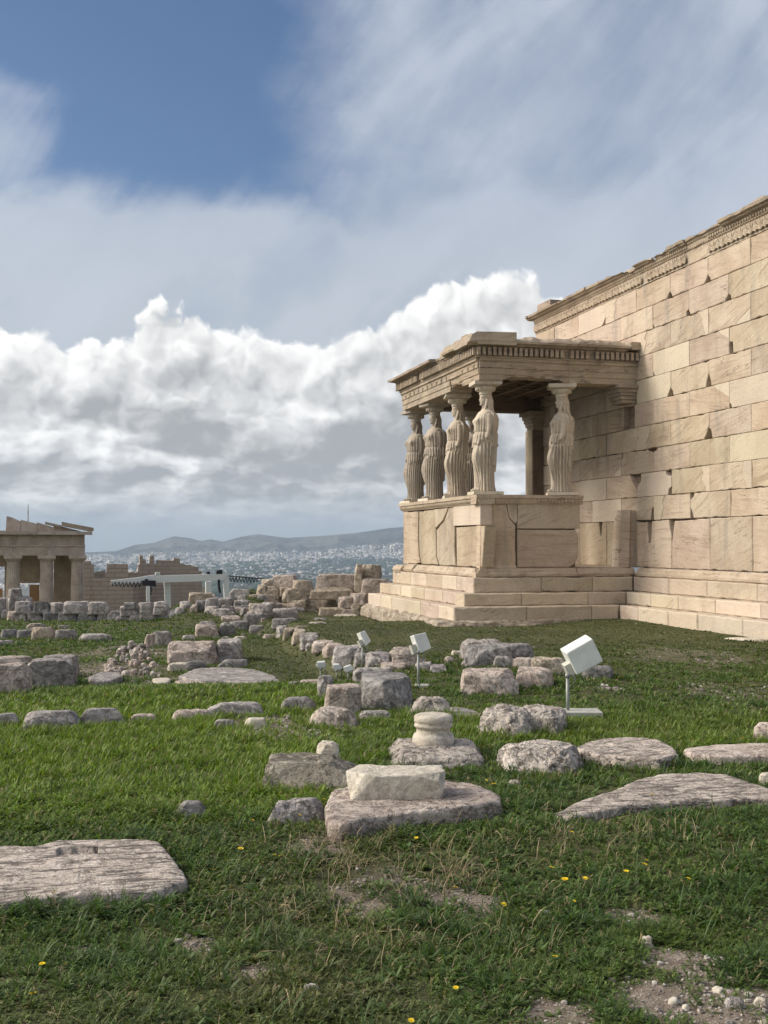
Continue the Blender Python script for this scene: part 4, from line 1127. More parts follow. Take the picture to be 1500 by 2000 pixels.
stone(514, 702, 1470, 1556, R_MOSS, 'dark lichen-covered block with a small white stone on top', p=9, cuts=3, dm=.55, n=34, rough=.05, taper=.10)
_g2 = on_g(640, 1552); _zt2 = on_z(640, 1484, _g2.z).z
_b = FOOT[-1][5]
stone(620, 661, 1446, 1480, R_WHIT, 'small angular white stone on top of the dark lichen-covered block', zb=_b - .035, dep=depth_of(on_z(640, 1480, _b - .03)), p=12, cuts=5, dm=.14, n=16, name='stone_lump', cat='stone')
stone(520, 636, 1556, 1614, R_GREY, 'low grey stone in the grass in front of the lichen-covered block', p=4, cuts=5, n=24, taper=.2, name='boulder', cat='boulder')
stone(748, 944, 1437, 1502, R_PORE, 'rough pale boulder that carries the round column base', p=4, cuts=4, dm=.9, n=34, rough=.08, name='boulder', cat='boulder', taper=.12)
_b = FOOT[-1][5]
# round column base with a collar
_q = on_z(850, 1462, _b - .05); cbm = MB((.7, .7, .7))
_s = F / depth_of(_q); r_ = 39 / _s
cbm.lathe([(r_ * .98, 0), (r_ * 1.04, .02), (r_ * 1.05, .06), (r_ * .98, .085), (r_ * .86, .095), (r_ * .83, .125), (r_ * .86, .135), (r_ * .96, .142), (r_ * .97, .155), (r_ * .93, .165), (r_ * .92, .172), (r_ * .98, .18), (r_ * .99, .21), (r_ * .93, .228), (r_ * .7, .234), (.01, .236)], (0, 0, 0), 40)
_V = np.array(cbm.V); _V = _V + .004 * np.stack([gn(_V * 14 + k * 9) for k in range(3)], 1) + .006 * np.stack([gn(_V * 5 + k * 5) for k in range(3)], 1)
cbm.V = [tuple(v) for v in _V]
cbo = cbm.build('column_base', R_WHIT, None, True, (_q.x, _q.y + .05, _b - .03)); tag(cbo, 'round moulded column base of cream marble resting on a rough boulder', 'column base')
stone(327, 414, 1561, 1604, R_GREY, 'small thin grey slab poking out of the bright grass', p=5, cuts=5, taper=.5, n=18, name='stone_slab', cat='slab')
stone(972, 1140, 1441, 1512, R_PORE, 'pitted porous rock in the grass right of the column base', p=2.8, cuts=3, n=36, rough=.10, dm=.6, name='boulder', cat='boulder', taper=.25)
slab('stone_slab', [(1122, 1453), (1160, 1440), (1235, 1434), (1282, 1437), (1318, 1455), (1328, 1470), (1290, 1478), (1200, 1474), (1140, 1466)], .08, R_PALE, 13, 'flat pale rock beyond the pitted porous rock', 'slab', n=36, rough=.05)
slab('stone_slab', [(1330, 1458), (1400, 1450), (1500, 1447), (1620, 1450), (1620, 1478), (1500, 1474), (1400, 1474), (1345, 1470)], .05, R_PINK, 14, 'long flush pinkish slab leading out of the right edge', 'slab', n=30)
stone(1474, 1530, 1411, 1452, R_PINK, 'rounded pink stone at the right edge above the flush slab', p=3, n=16, name='boulder', cat='boulder')
slab('stone_slab', [(1076, 1588), (1130, 1562), (1200, 1540), (1240, 1522), (1290, 1509), (1360, 1505), (1420, 1508), (1470, 1524), (1520, 1540), (1600, 1552), (1560, 1560), (1480, 1558), (1300, 1566), (1230, 1573), (1170, 1584), (1120, 1592)], .055, R_PALE, 15,
     'long wedge-shaped pale slab at the right, narrowing to a tip in the grass', 'slab', n=50, rough=.035)
stone(1484, 1520, 1508, 1534, R_WHIT, 'small white stone at the right edge above the wedge slab', p=3, n=10, name='stone_lump', cat='stone')
stone(935, 1045, 1378, 1441, R_PORE, 'eroded jagged pale boulder left of the grooved bar stone', p=3.4, cuts=6, n=30, rough=.11, dm=.45, name='boulder', cat='boulder', rz=-.3, taper=.25)
stone(1003, 1106, 1376, 1434, R_PORE, 'bar-shaped eroded stone with a ridged top beside the large floodlight', p=6, cuts=4, n=30, rough=.08, dm=.42, rz=-.25)
stone(897, 1012, 1303, 1358, R_PINK, 'squared pinkish block with rounded edges, left of a pair', p=4.5, cuts=3, n=26, dm=.6)
stone(1008, 1080, 1301, 1343, R_PINK, 'rounded pinkish block, right of a pair', p=3.6, cuts=2, n=20, dm=.5)
stone(900, 990, 1247, 1290, R_GREY, 'lumpy grey rock behind the flat-topped dark block', p=2.8, n=18, name='boulder', cat='boulder', rough=.1)
stone(906, 1042, 1256, 1302, R_BLUE, 'dark blue-grey flat-topped block overhanging smaller stones', p=8, cuts=3, n=26, dm=.5)
stone(962, 1003, 1281, 1304, R_GREY, 'small rounded stone in front of the dark flat-topped block', p=3, n=12, name='stone_lump', cat='stone')
stone(1000, 1047, 1284, 1306, R_PINK, 'small pink stone under the right end of the dark block', p=3.4, n=12, name='stone_lump', cat='stone')
stone(1038, 1104, 1283, 1318, R_BUFF, 'layered brown stone behind the large floodlight post', p=5, n=18)
stone(1138, 1197, 1299, 1326, R_BLUE, 'smooth grey stone right of the large floodlight', p=3, n=16, name='boulder', cat='boulder')
# centre group
stone(600, 702, 1378, 1420, R_PINK, 'sloping reddish boulder under the pale cube-shaped block', p=3, n=22, name='boulder', cat='boulder', taper=.4)
stone(698, 765, 1386, 1412, R_GREY, 'low grey stone under the front of the dark slate-grey block', p=3.5, n=16, name='boulder', cat='boulder')
stone(630, 706, 1334, 1398, R_PINK, 'pale pink cube-shaped block with cracked face, left of the slate-grey block', p=7, cuts=4, n=30, dm=.4, rough=.05)
stone(705, 803, 1310, 1392, R_BLUE, 'large slate-grey block with a flat top', p=10, cuts=2, n=32, dm=.95, rough=.035, rz=.05)
stone(690, 770, 1302, 1330, R_GREY, 'low grey slab behind the slate-grey block', p=5, n=18)
stone(620, 652, 1318, 1366, R_GREY, 'upright grey stone left behind the pale cube-shaped block', p=5, n=16)
stone(545, 624, 1359, 1392, R_BLUE, 'smooth low grey stone left of the cube-shaped block', p=2.8, n=18, taper=.35, name='boulder', cat='boulder')
stone(803, 880, 1360, 1402, R_PORE, 'rough pitted stone right of the slate-grey block', p=3.2, n=22, rough=.1, taper=.3, name='boulder', cat='boulder')
slab('stone_slab', [(860, 1378), (905, 1380), (945, 1392), (935, 1400), (880, 1396)], .04, R_GREY, 16, 'thin flat grey slab sunk in the grass right of the pitted stone', 'slab', n=16)
# the line of sunk stones on the left
for i, (x0, x1, a, c_, m, lb) in enumerate([
    (-30, 33, 1397, 1422, R_GREY, 'pale sunk stone at the left edge in the line across the grass'), (50, 154, 1391, 1428, R_GREY, 'wide sunk stone, first whole one from the left in the line across the grass'),
    (158, 239, 1387, 1420, R_GREY, 'humped sunk stone next to the wide one in the line across the grass'), (256, 306, 1399, 1414, R_PINK, 'small flush stone right of the humped one in the line across the grass'),
    (338, 412, 1390, 1411, R_PINK, 'flat pinkish stone in the middle of the line across the grass'), (405, 512, 1375, 1400, R_GREY, 'long flat grey stone in the middle of the line across the grass'),
    (418, 462, 1411, 1424, R_GREY, 'small flush stone below the long flat grey one'), (478, 524, 1407, 1424, R_WHIT, 'crumbly white stone below the long flat grey one')]):
    stone(x0, x1, a, c_, m, lb, 'sunk_stone', 'stone', p=3.4, cuts=4, n=max(12, int((x1 - x0) / 5)), taper=.25, rough=.04, lift=.03, wide=1.12)
# left pair of big blocks
stone(-70, 62, 1281, 1304, R_PINK, 'pinkish block at the left edge behind the cracked one', p=8, n=18, dm=.5)
stone(-60, 58, 1294, 1358, R_PINK, 'big cracked pinkish block cut by the left edge', p=9, cuts=2, n=30, dm=.5)
stone(82, 153, 1278, 1326, R_GREY, 'grey block behind the big rounded one at the left', p=8, n=22, dm=.5)
stone(55, 146, 1283, 1343, R_GREY, 'big rounded grey block at the left beside the cracked one', p=6, cuts=4, n=30, dm=.55)
# mid-left group
stone(425, 487, 1287, 1304, R_BLUE, 'low dark base stone right under the two stacked-looking blocks', p=6, n=14)
stone(328, 428, 1251, 1299, R_PINK, 'wide pinkish block, the larger of two side by side in the mid left', p=6, n=28, dm=.6)
stone(424, 473, 1246, 1294, R_GREY, 'squarish grey block right of the wide pinkish one in the mid left', p=6, n=20, dm=.7)
stone(328, 372, 1294, 1312, R_WHIT, 'low white stone in front of the wide pinkish block', p=5, n=12)
stone(362, 404, 1290, 1312, R_BLUE, 'dark pointed stone in front of the wide pinkish block', p=2.6, n=12, name='stone_lump', cat='stone')
slab('stone_slab', [(345, 1318), (380, 1303), (440, 1300), (500, 1305), (540, 1318), (552, 1328), (520, 1332), (440, 1328), (380, 1326)], .08, R_GREY, 17, 'long flat grey slab in front of the mid-left blocks', 'slab', n=34, rough=.05)
slab('stone_slab', [(172, 1322), (200, 1312), (236, 1313), (240, 1322), (215, 1330), (180, 1330)], .07, R_GREY, 18, 'flat grey stone below the rubble heap', 'slab', n=18)
slab('stone_slab', [(297, 1326), (318, 1323), (334, 1325), (330, 1333), (302, 1334)], .05, R_WHIT, 19, 'small flat white stone left of the long flat grey slab', 'slab', n=12)
slab('stone_slab', [(340, 1328), (370, 1324), (408, 1325), (404, 1334), (350, 1335)], .05, R_PINK, 20, 'narrow flat stone along the front of the long flat grey slab', 'slab', n=12)
stone(283, 302, 1238, 1266, R_PINK, 'small upright pink stone left of a low bush-topped stone', p=6, n=12)
stone(298, 335, 1232, 1262, R_GREY, 'slanting grey stone right of the small upright pink one', p=3.2, n=14, name='boulder', cat='boulder')
stone(356, 382, 1240, 1252, R_GREY, 'small low stone above the wide pinkish block', p=3, n=10, name='stone_lump', cat='stone')
stone(382, 429, 1219, 1246, R_PINK, 'dark pinkish block with a flat stone on it, standing in the grass', p=8, n=18, dm=.5)
stone(390, 420, 1213, 1221, R_GREY, 'thin flat stone on top of the dark pinkish block', dep=depth_of(on_g(405, 1246)) + .2, zb=None, p=5, n=10)
stone(428, 460, 1220, 1243, R_BLUE, 'dark squat block right of the dark pinkish one', p=6, n=14)
for i, (x0, x1, a, c_, m, lb) in enumerate([
    (155, 218, 1237, 1252, R_GREY, 'long low stone lying alone in the far left grass'), (3, 35, 1229, 1248, R_BLUE, 'dark squared stone, leftmost whole one of the low far row'),
    (34, 74, 1230, 1249, R_BLUE, 'dark flat-topped stone, second in the low far row'), (63, 110, 1224, 1250, R_BUFF, 'tilted brownish rock, third in the low far row'),
    (108, 150, 1229, 1250, R_GREY, 'pale grey rock closing the right end of the low far row'), (-20, 26, 1250, 1262, R_GREY, 'low stone at the left edge under the far row'),
    (52, 92, 1217, 1229, R_PALE, 'thin pale slab just above the low far row'), (112, 136, 1221, 1228, R_PALE, 'small pale chip stone above the low far row')]):
    stone(x0, x1, a, c_, m, lb, 'stone_block', 'stone block', p=6, cuts=4, n=12)
# loose rubble heap
R6 = random.Random(4)
for i in range(70):
    f = R6.random() ** .8; y_ = 1264 + f * 54; x_ = 255 + (R6.uniform(-1, 1)) * (16 + 34 * min(1, f * 1.6)); w = R6.uniform(5, 17); hh = w * R6.uniform(.5, .8)
    g = on_g(x_, y_ + 4); lift = .22 * max(0, 1 - abs(x_ - 258) / 40) * sin(pi * min(1, f * 1.1)) ** .7
    _seed[0] += 1; s_ = F / depth_of(g)
    o = rock('rubble_stone', (g.x, g.y, g.z + lift * R6.random()), (w / s_, w * .8 / s_, hh / s_), R6.uniform(0, 3), [R_GREY, R_PALE, R_PINK, R_PORE][i % 4], _seed[0], 5, p=4, cuts=6, rough=.08, bury=.03)
    tag(o, 'angular bit of loose rubble in the heap left of the wide pinkish block', 'stone', 'loose rubble in the heap')
ORD = ['first', 'second', 'third', 'fourth', 'fifth', 'sixth', 'seventh', 'eighth', 'ninth', 'tenth', 'eleventh', 'twelfth', 'thirteenth', 'fourteenth', 'fifteenth', 'sixteenth', 'seventeenth', 'eighteenth', 'nineteenth', 'twentieth']
ORD += ['twenty-' + w for w in ORD[:9]]
def courses(rows, dep, where, group, mats, **kw):
    for rn, lst in rows:
        lst = sorted(lst)
        for i, q in enumerate(lst):
            x0, x1, a, c_ = q[:4]; m = q[4] if len(q) > 4 else mats[(i * 7 + int(x0)) % len(mats)]
            d_ = dep(x0, c_) if callable(dep) else dep
            k = dict(p=7, cuts=3, n=max(10, int((x1 - x0) / 2.6)), rough=.05, dm=.45, ext=rn in ('bottom course', 'lowest footing', 'lowest course', 'upper pile')); k.update(kw)
            stone(x0, x1, a, c_, m, f'{ORD[i]} stone from the left in the {rn} of {where}', 'wall_stone', 'stone block', dep=d_, group=group, **k)
GM = [R_GREY, R_BLUE, R_GREY, R_GREY]
dw = depth_of(on_g(180, 1213))
courses([
  ('top course', [(30, 65, 1174, 1194), (66, 98, 1174, 1194), (98, 124, 1176, 1194), (125, 174, 1174, 1194), (171, 213, 1175, 1195), (235, 271, 1183, 1199), (270, 300, 1176, 1193), (298, 332, 1175, 1196), (243, 266, 1176, 1185)]),
  ('bottom course', [(15, 36, 1193, 1209, R_PINK), (35, 53, 1194, 1210), (52, 84, 1192, 1212), (84, 117, 1193, 1212), (115, 153, 1193, 1213, R_BLUE), (152, 190, 1193, 1213, R_BLUE), (189, 211, 1194, 1210), (210, 233, 1192, 1207), (226, 254, 1198, 1215), (251, 275, 1196, 1214), (272, 309, 1189, 1212), (308, 332, 1193, 1212), (328, 350, 1190, 1210), (341, 362, 1186, 1203), (353, 374, 1196, 1212)]),
  ('lowest footing', [(24, 50, 1207, 1223), (48, 68, 1210, 1222), (24, 52, 1220, 1230)])],
  dw, 'the far left dry-laid wall', 'stones of the far left dry-laid wall', GM)
courses([('upper pile', [(16, 47, 1149, 1167), (-25, 14, 1167, 1183), (13, 38, 1166, 1184), (36, 56, 1164, 1174), (48, 64, 1167, 1174)]), ('lower part', [(-25, 12, 1182, 1196), (12, 33, 1181, 1194), (4, 33, 1187, 1203)])],
  dw + .7, 'the raised far left corner', 'stones of the raised far left corner', GM)
# middle pile behind the grass, before the city
courses([('back row', [(318, 336, 1151, 1169), (335, 402, 1146, 1169, R_BUFF), (332, 358, 1136, 1150, R_BLUE), (369, 415, 1157, 1181, R_BUFF), (448, 488, 1150, 1175, R_GREY), (303, 328, 1166, 1184, R_GREY), (325, 345, 1168, 1184), (340, 360, 1170, 1180)]),
         ('middle row', [(400, 427, 1168, 1196), (424, 455, 1168, 1188), (382, 404, 1172, 1192), (352, 372, 1174, 1190), (452, 490, 1172, 1190), (372, 386, 1180, 1196), (487, 512, 1178, 1192)]),
         ('front row', [(418, 452, 1188, 1206), (450, 490, 1186, 1200), (432, 475, 1202, 1218), (455, 486, 1212, 1230), (476, 526, 1198, 1220, R_BLUE), (482, 520, 1193, 1201), (487, 516, 1220, 1236), (468, 492, 1182, 1198), (512, 540, 1176, 1192), (500, 530, 1184, 1198), (545, 575, 1174, 1186)])],
  None, 'the tumbled grey stones', 'tumbled grey stones in the middle distance', GM + [R_PINK])
BM = [R_BUFF, R_BUFF, R_PINK]
R9 = random.Random(77)
for i in range(90):
    x_ = R9.uniform(400, 610); y_ = R9.uniform(1166, 1236); 
    if y_ > 1190 + (620 - x_) * .22 or y_ > 1205 and x_ < 440: continue
    w = R9.uniform(10, 34); g = on_g(x_, y_)
    stone(x_ - w / 2, x_ + w / 2, y_ - w * R9.uniform(.35, .6), y_, [R_GREY, R_BLUE, R_PINK, R_GREY][i % 4], 'irregular tumbled stone in the fallen heap between the lawn and the far wall', 'tumbled_stone', 'stone', group='tumbled stones of the fallen heap', n=9, p=4, cuts=5, rough=.08, rz=R9.uniform(-.8, .8))
# squared blocks stacked left of the porch
D2 = depth_of(on_g(700, 1205)) + .3
courses([('top course', [(617, 696, 1121, 1148), (532, 582, 1123, 1146), (572, 612, 1133, 1159), (511, 536, 1131, 1147), (706, 766, 1130, 1158)]),
         ('second course', [(607, 694, 1146, 1166), (515, 546, 1144, 1165), (502, 522, 1142, 1162), (545, 566, 1146, 1160), (550, 582, 1148, 1172), (558, 600, 1154, 1178), (683, 723, 1157, 1178)]),
         ('third course', [(594, 661, 1164, 1186), (660, 692, 1164, 1184), (486, 540, 1160, 1182), (562, 600, 1170, 1188), (502, 545, 1170, 1186), (572, 598, 1182, 1196)]),
         ('lowest course', [(516, 576, 1176, 1192), (622, 680, 1185, 1204), (665, 690, 1188, 1203), (684, 702, 1177, 1200), (576, 622, 1188, 1203)])],
  lambda x, y: D2 + (.55 if y < 1150 else .3 if y < 1170 else .15 if y < 1188 else 0) + (1.2 if x < 600 else 0) * .8, 'the squared blocks beside the porch', 'stacked squared blocks left of the porch', BM, p=12, cuts=2, rough=.04, dm=.6)
stone(693, 708, 1102, 1160, R_BUFF, 'narrow upright slab rising from the stacked blocks', dep=D2 + .4, p=12, cuts=1, n=14, rough=.02, dm=.35)
stone(706, 744, 1103, 1132, R_BUFF, 'weathered upright block on the stack beside the porch steps', dep=D2 + .7, p=6, cuts=3, n=18, dm=.5)
# blocks edging the upper terrace
for i, (x0, x1, a, c_, m) in enumerate([(529, 582, 1188, 1210, R_GREY), (531, 580, 1207, 1224, R_BLUE), (540, 563, 1221, 1240, R_GREY), (553, 578, 1225, 1246, R_BUFF), (569, 602, 1228, 1254, R_BUFF), (586, 624, 1236, 1263, R_GREY), (597, 616, 1252, 1265, R_GREY),
     (610, 656, 1249, 1270, R_PINK), (631, 674, 1255, 1278, R_PINK), (651, 708, 1260, 1300, R_GREY), (692, 720, 1274, 1300, R_GREY), (716, 764, 1272, 1302, R_GREY), (762, 812, 1262, 1302, R_PALE), (800, 832, 1284, 1302, R_PINK), (812, 846, 1290, 1310, R_GREY), (840, 872, 1296, 1314, R_GREY), (742, 800, 1290, 1308, R_PINK)]):
    stone(x0, x1, a, c_, m, f'stone edging the raised grass terrace, {ORD[i]} from its far end', 'edging_stone', 'stone', group='stones edging the grass terrace', p=4.5, cuts=5, n=max(12, int((x1 - x0) / 3)), rough=.08, dm=.5)
for i, (x0, x1, a, c_) in enumerate([(470, 482, 1238, 1245), (513, 541, 1238, 1247), (430, 452, 1243, 1250), (455, 482, 1242, 1250), (505, 515, 1236, 1241), (580, 640, 1326, 1338), (560, 590, 1330, 1340), (880, 905, 1270, 1280), (868, 888, 1282, 1294), (732, 748, 1268, 1276), (900, 925, 1290, 1300), (650, 700, 1198, 1204), (600, 640, 1214, 1219), (575, 610, 1222, 1226), (612, 640, 1206, 1211), (1412, 1502, 1244, 1252), (990, 1018, 1522, 1538), (760, 776, 1606, 1616), (742, 756, 1628, 1638), (1050, 1078, 1778, 1796), (1252, 1278, 1826, 1852), (1388, 1420, 1866, 1886), (592, 628, 1920, 1946), (510, 540, 1982, 1998), (1064, 1092, 1926, 1940), (1336, 1370, 1612, 1622), (1420, 1436, 1622, 1628),
     (1409, 1424, 1897, 1908), (1416, 1432, 1905, 1914), (1415, 1438, 1930, 1945), (1412, 1455, 1944, 1972), (1470, 1502, 1945, 1970), (1230, 1252, 1966, 1980), (1308, 1340, 1982, 1994), (1416, 1440, 1990, 2004), (1486, 1502, 1992, 2004), (1165, 1180, 1900, 1908)]):
    lab = ['pale', 'buff', 'grey', 'white'][i % 4]
    mm = {'pale': R_PALE, 'buff': R_PINK, 'grey': R_GREY, 'white': R_WHIT}[lab]
    where = 'among the far stones' if c_ < 1260 else 'in the mid-distance grass' if c_ < 1400 else 'in the near grass'
    side = 'left' if x0 < 500 else 'middle' if x0 < 1000 else 'right'
    stone(x0, x1, a, c_, mm, f'small {lab} loose stone {where} of the {side} part', 'loose_stone', 'stone', group=f'small {lab} loose stones {where} {side}', p=3, cuts=7, n=10, taper=.2, dm=None)
RP = random.Random(31)
for i in range(48):
    x_, y_ = RP.uniform(1180, 1500), RP.uniform(1870, 2000)
    if x_ < 1560 - (y_ - 1860) * 2.4: continue
    g = on_g(x_, y_); s_ = F / depth_of(g); w = RP.choice([8, 10, 12, 15, 20]) / s_; _seed[0] += 1
    o = rock('pebble', (g.x, g.y, g.z), (w, w * RP.uniform(.6, 1), w * RP.uniform(.45, .7)), RP.uniform(0, 3), [R_WHIT, R_PALE, R_PINK][i % 3], _seed[0], 5, p=3.5, cuts=6, rough=.05, bury=.01)
    tag(o, 'pale angular pebble on the bare patch at the lower right corner', 'stone', 'pale pebbles of the lower right bare patch')
# foundation course under the lowest step (rough, part of what carries the temple)
fm = []
def founda(x0, x1, o, z0, z1, seed, n=20, mat=R_BUFF, w=.9, label=''):
    y0, y1 = on_x(x0, 1200, XS - .9).y, on_x(x1, 1200, XS - .9).y
    o_ = rock('foundation_stone', (XS - .8 - o + w / 2, (y0 + y1) / 2, z0), (w, abs(y0 - y1), z1 - z0), 0, mat, seed, n, p=7, rough=.06, cuts=4, bury=.1)
    tag(o_, label, 'stone block', 'rough foundation stones under the steps')
for i, (a, c_) in enumerate([(702, 724), (724, 752), (751, 772), (771, 792), (790, 815), (812, 848)]):
    founda(a, c_, .12 + .05 * (i % 3), -.14, .10, 300 + i, label=f'rough foundation stone under the left side of the steps, {ORD[i]} from the far end')
o_ = rock('foundation_stone', (7.75, YP - .72, -.1), (2.1, .55, .21), .02, R_BUFF, 320, 26, p=5, rough=.07, cuts=5, bury=.1)
tag(o_, 'long rough foundation stone showing under the near corner of the lowest step', 'stone block', 'rough foundation stones under the steps')
o_ = rock('foundation_stone', (7.0, YP - .45, -.1), (.6, 1.3, .21), .02, R_BUFF, 321, 20, p=5, rough=.08, cuts=5, bury=.1)
tag(o_, 'broken foundation stone at the outer corner of the lowest step', 'stone block', 'rough foundation stones under the steps')
o_ = rock('foundation_stone', (9.2, YP - .76, -.05), (1.2, .3, .18), .0, R_BUFF, 322, 16, p=5, rough=.07, cuts=5, bury=.1)
tag(o_, 'low foundation stone along the front of the lowest step in the grass', 'stone block', 'rough foundation stones under the steps')

# ================================================================ FLOODLIGHTS
def tbox(mb, corners_front, corners_back, m=0):
    mb.add(corners_front + corners_back, [(0, 1, 2, 3), (7, 6, 5, 4), (0, 4, 5, 1), (1, 5, 6, 2), (2, 6, 7, 3), (3, 7, 4, 0)], m)
def floodlight(base_px, head_px, quad, thick, post_r, label, slab_wh=None, dep=None, gearside=-1):
    """quad: the four px corners of the near face of the housing (tl, tr, br, bl)"""
    g = on_g(*base_px) if dep is None else at_d(*base_px, dep); D_ = depth_of(g)
    root = tag(empty('floodlight', g), label, 'floodlight', 'white floodlights aimed at the temple')
    W = [at_d(x, y, D_ + dd) - g for (x, y), dd in zip(quad, (.0, .04, .04, .0))]
    back = [at_d(x, y, D_ + thick[2] + dd) - g for (x, y), dd in zip([(x + thick[0], y + thick[1]) for x, y in quad], (.0, .04, .04, .0))]
    c0 = sum(back, Vector()) / 4; back = [c0 + (b_ - c0) * 1.0 for b_ in back]
    hb = MB(); tbox(hb, [tuple(v) for v in W], [tuple(v) for v in back]); ho = hb.build('housing', P_WHITE, root)
    bv = ho.modifiers.new('round', 'BEVEL'); bv.width = .012 if D_ < 12 else .008; bv.segments = 3
    # glass front on the far side
    gb = MB(); gl = [c0 + (v - c0) * .86 + (c0 - sum(W, Vector()) / 4).normalized() * .004 for v in back]; gb.add([tuple(v) for v in gl], [(0, 1, 2, 3)]); gb.build('lens', P_GLASS, ho)
    hp = at_d(*head_px, D_ + .02) - g
    pb = MB(); pb.tube([(0, 0, -.05), (0, 0, hp.z)], post_r, 14); pb.lathe([(post_r * 1.35, hp.z - .005), (post_r * 1.35, hp.z + .03)], (0, 0, 0), 14); pb.build('post', P_POST, root, True)
    # control-gear box hinged under the housing
    e = (W[3] - W[0]).normalized(); side = (W[0] - W[1]).normalized(); L = (W[3] - W[0]).length
    o = W[3] - e * L * .52; bx = [o, o + side * L * .28, W[3] + side * L * .28 - e * L * .03, W[3] - e * L * .02]; dv = (c0 - sum(W, Vector()) / 4) * .7
    kb = MB(); tbox(kb, [tuple(v + dv * .25) for v in bx], [tuple(v + dv) for v in bx]); kb.build('bracket', P_CREAM, root)
    wb = MB(); wb.tube([hp + Vector((.02, 0, .03)), hp + Vector((.06, -.02, .0)), hp + Vector((.055, -.02, -.06)), hp + Vector((.025, 0, -.10))], .008, 6); wb.build('cable', P_POST, root, True)
    if slab_wh:
        sb = MB(); w, d_, h_ = slab_wh; sb.box((-.04, -d_ * .5, -.05), (w, d_ * .5, h_)); so_ = sb.build('base_slab', P_CONC, root); so_.rotation_euler = (0, 0, radians(-14))
        bv = so_.modifiers.new('round', 'BEVEL'); bv.width = .006
    return root
floodlight((1109, 1402), (1109, 1322), [(1106, 1276), (1157, 1247), (1179, 1292), (1127, 1319)], (-13, -9, .20), .017, 'largest floodlight, white housing tilted right, on a grey post with a concrete foot', (.30, .28, .07))
floodlight((817, 1342), (817, 1276), [(808, 1240), (832, 1235), (843, 1266), (820, 1276)], (-8, 3, .15), .013, 'white floodlight on a grey post, the middle one of three tall lights', (.12, .14, .03))
floodlight((708, 1306), (708, 1262), [(703, 1235), (713, 1231), (725, 1252), (714, 1262)], (-7, 3, .14), .012, 'small tilted white floodlight on a post, farthest of the three tall lights')
floodlight((626, 1322), (626, 1309), [(618, 1294), (634, 1293), (636, 1304), (620, 1305)], (2, -3, .10), .007, 'tiny low floodlight, leftmost of three behind the pale cube-shaped block', dep=15.5)
floodlight((657, 1324), (657, 1312), [(649, 1299), (661, 1298), (667, 1308), (654, 1310)], (2, -3, .10), .007, 'tiny low floodlight in the middle of three behind the cube-shaped block', dep=15.2)
floodlight((680, 1322), (680, 1314), [(670, 1304), (684, 1299), (692, 1308), (678, 1314)], (1, -2, .08), .007, 'tiny low floodlight lying tilted, rightmost of the three small ones', dep=15.0)

# ================================================================ THE GATE BUILDING AND WALLS BEHIND THE TERRACE
YG = 100.0
gb_ = on_y(90, 1172, YG)
gate = tag(empty('gate_building', (gb_.x, YG, -7)), 'ancient columned gateway with a broken pediment, at the far left', 'gate building')
def gp(px, py, y=YG): q = on_y(px, py, y); return q.x, q.z
def gbuild(mb, name, mats, smooth=False, parent=None):
    o = mb.build(name, mats, parent or gate, smooth)
    if parent is None: o.location = -gate.location
    return o
def gbox(mb, x0, x1, y0, y1, ya, yb, m=0, jit=0):
    a = gp(x0, y1, ya); c_ = gp(x1, y0, ya); mb.box((a[0], ya, a[1]), (c_[0], yb, c_[1]), m, jit)
for cx_ in (-36, 25, 91, 152):
    x, zt = gp(cx_, 1092); _, zc_ = gp(cx_, 1098); mb = MB((.5, .5, .5)); n = 40; V = []; zb = -9.0; hs = [zb, zc_ - 4, zc_ - 2, zc_]
    for i, zz in enumerate(hs):
        R0 = np.interp(zz, [zb, zc_], [.66, .50])
        for k in range(n * 2):
            a = 2 * pi * k / (n * 2); rr = R0 * (1 - .055 * abs(cos(a * n / 4))); V.append((x + rr * cos(a), YG + .7 + rr * sin(a), zz))
    mb.add(V, [(i * 2 * n + k, i * 2 * n + (k + 1) % (2 * n), (i + 1) * 2 * n + (k + 1) % (2 * n), (i + 1) * 2 * n + k) for i in range(3) for k in range(2 * n)])
    col_ = gbuild(mb, 'column', [M_FAR])
    cb = MB((.5, .5, .5)); cb.lathe([(.50, 0), (.52, .04), (.64, .20), (.69, .28)], (x, YG + .7, zc_ + .002), 24); z1 = zc_ + .29; cb.box((x - .70, YG, z1), (x + .70, YG + 1.4, gp(0, 1085)[1] - .002))
    c2 = cb.build('capital', [M_FAR], col_)
mb = MB(); xs = [-70, 24, 92, 166]
for a, c_ in zip(xs[:-1], xs[1:]): gbox(mb, a + .3, c_ - .3, 1067, 1085, YG + .02, YG + 1.4, 0, .01)
gbox(mb, -70, 167, 1064.5, 1067, YG - .06, YG + 1.4); gbuild(mb, 'architrave', [M_FAR])
mb = MB((.5, .5, .5)); gbox(mb, -70, 165.5, 1044, 1064.4, YG + .06, YG + 1.3)
for cx_ in (-40, -8, 25, 60, 92, 126, 158):
    for d in (-3.6, 0, 3.6): gbox(mb, cx_ + d - 1.4, cx_ + d + 1.4, 1045, 1064, YG - .03, YG + .059)
    gbox(mb, cx_ - 6.5, cx_ + 6.5, 1067.3, 1068.6, YG - .07, YG + .019)
gbuild(mb, 'frieze', [M_FAR])
mb = MB(); gbox(mb, -70, 180, 1038.5, 1043.8, YG - .6, YG + 1.3, 0, .02); gbox(mb, -70, 12, 1036, 1038.4, YG - .3, YG + 1.2, 0, .03); gbuild(mb, 'cornice', [M_FAR])
def gprism(mb, pts, ya, yb, m=0):
    a = [(gp(x, y, ya)[0], ya, gp(x, y, ya)[1]) for x, y in pts]; b_ = [(p[0], yb, p[2]) for p in a]; n = len(pts)
    mb.add(a + b_, [tuple(range(n)), tuple(range(2 * n - 1, n - 1, -1))] + [(i, (i + 1) % n, (i + 1) % n + n, i + n) for i in range(n)], m)
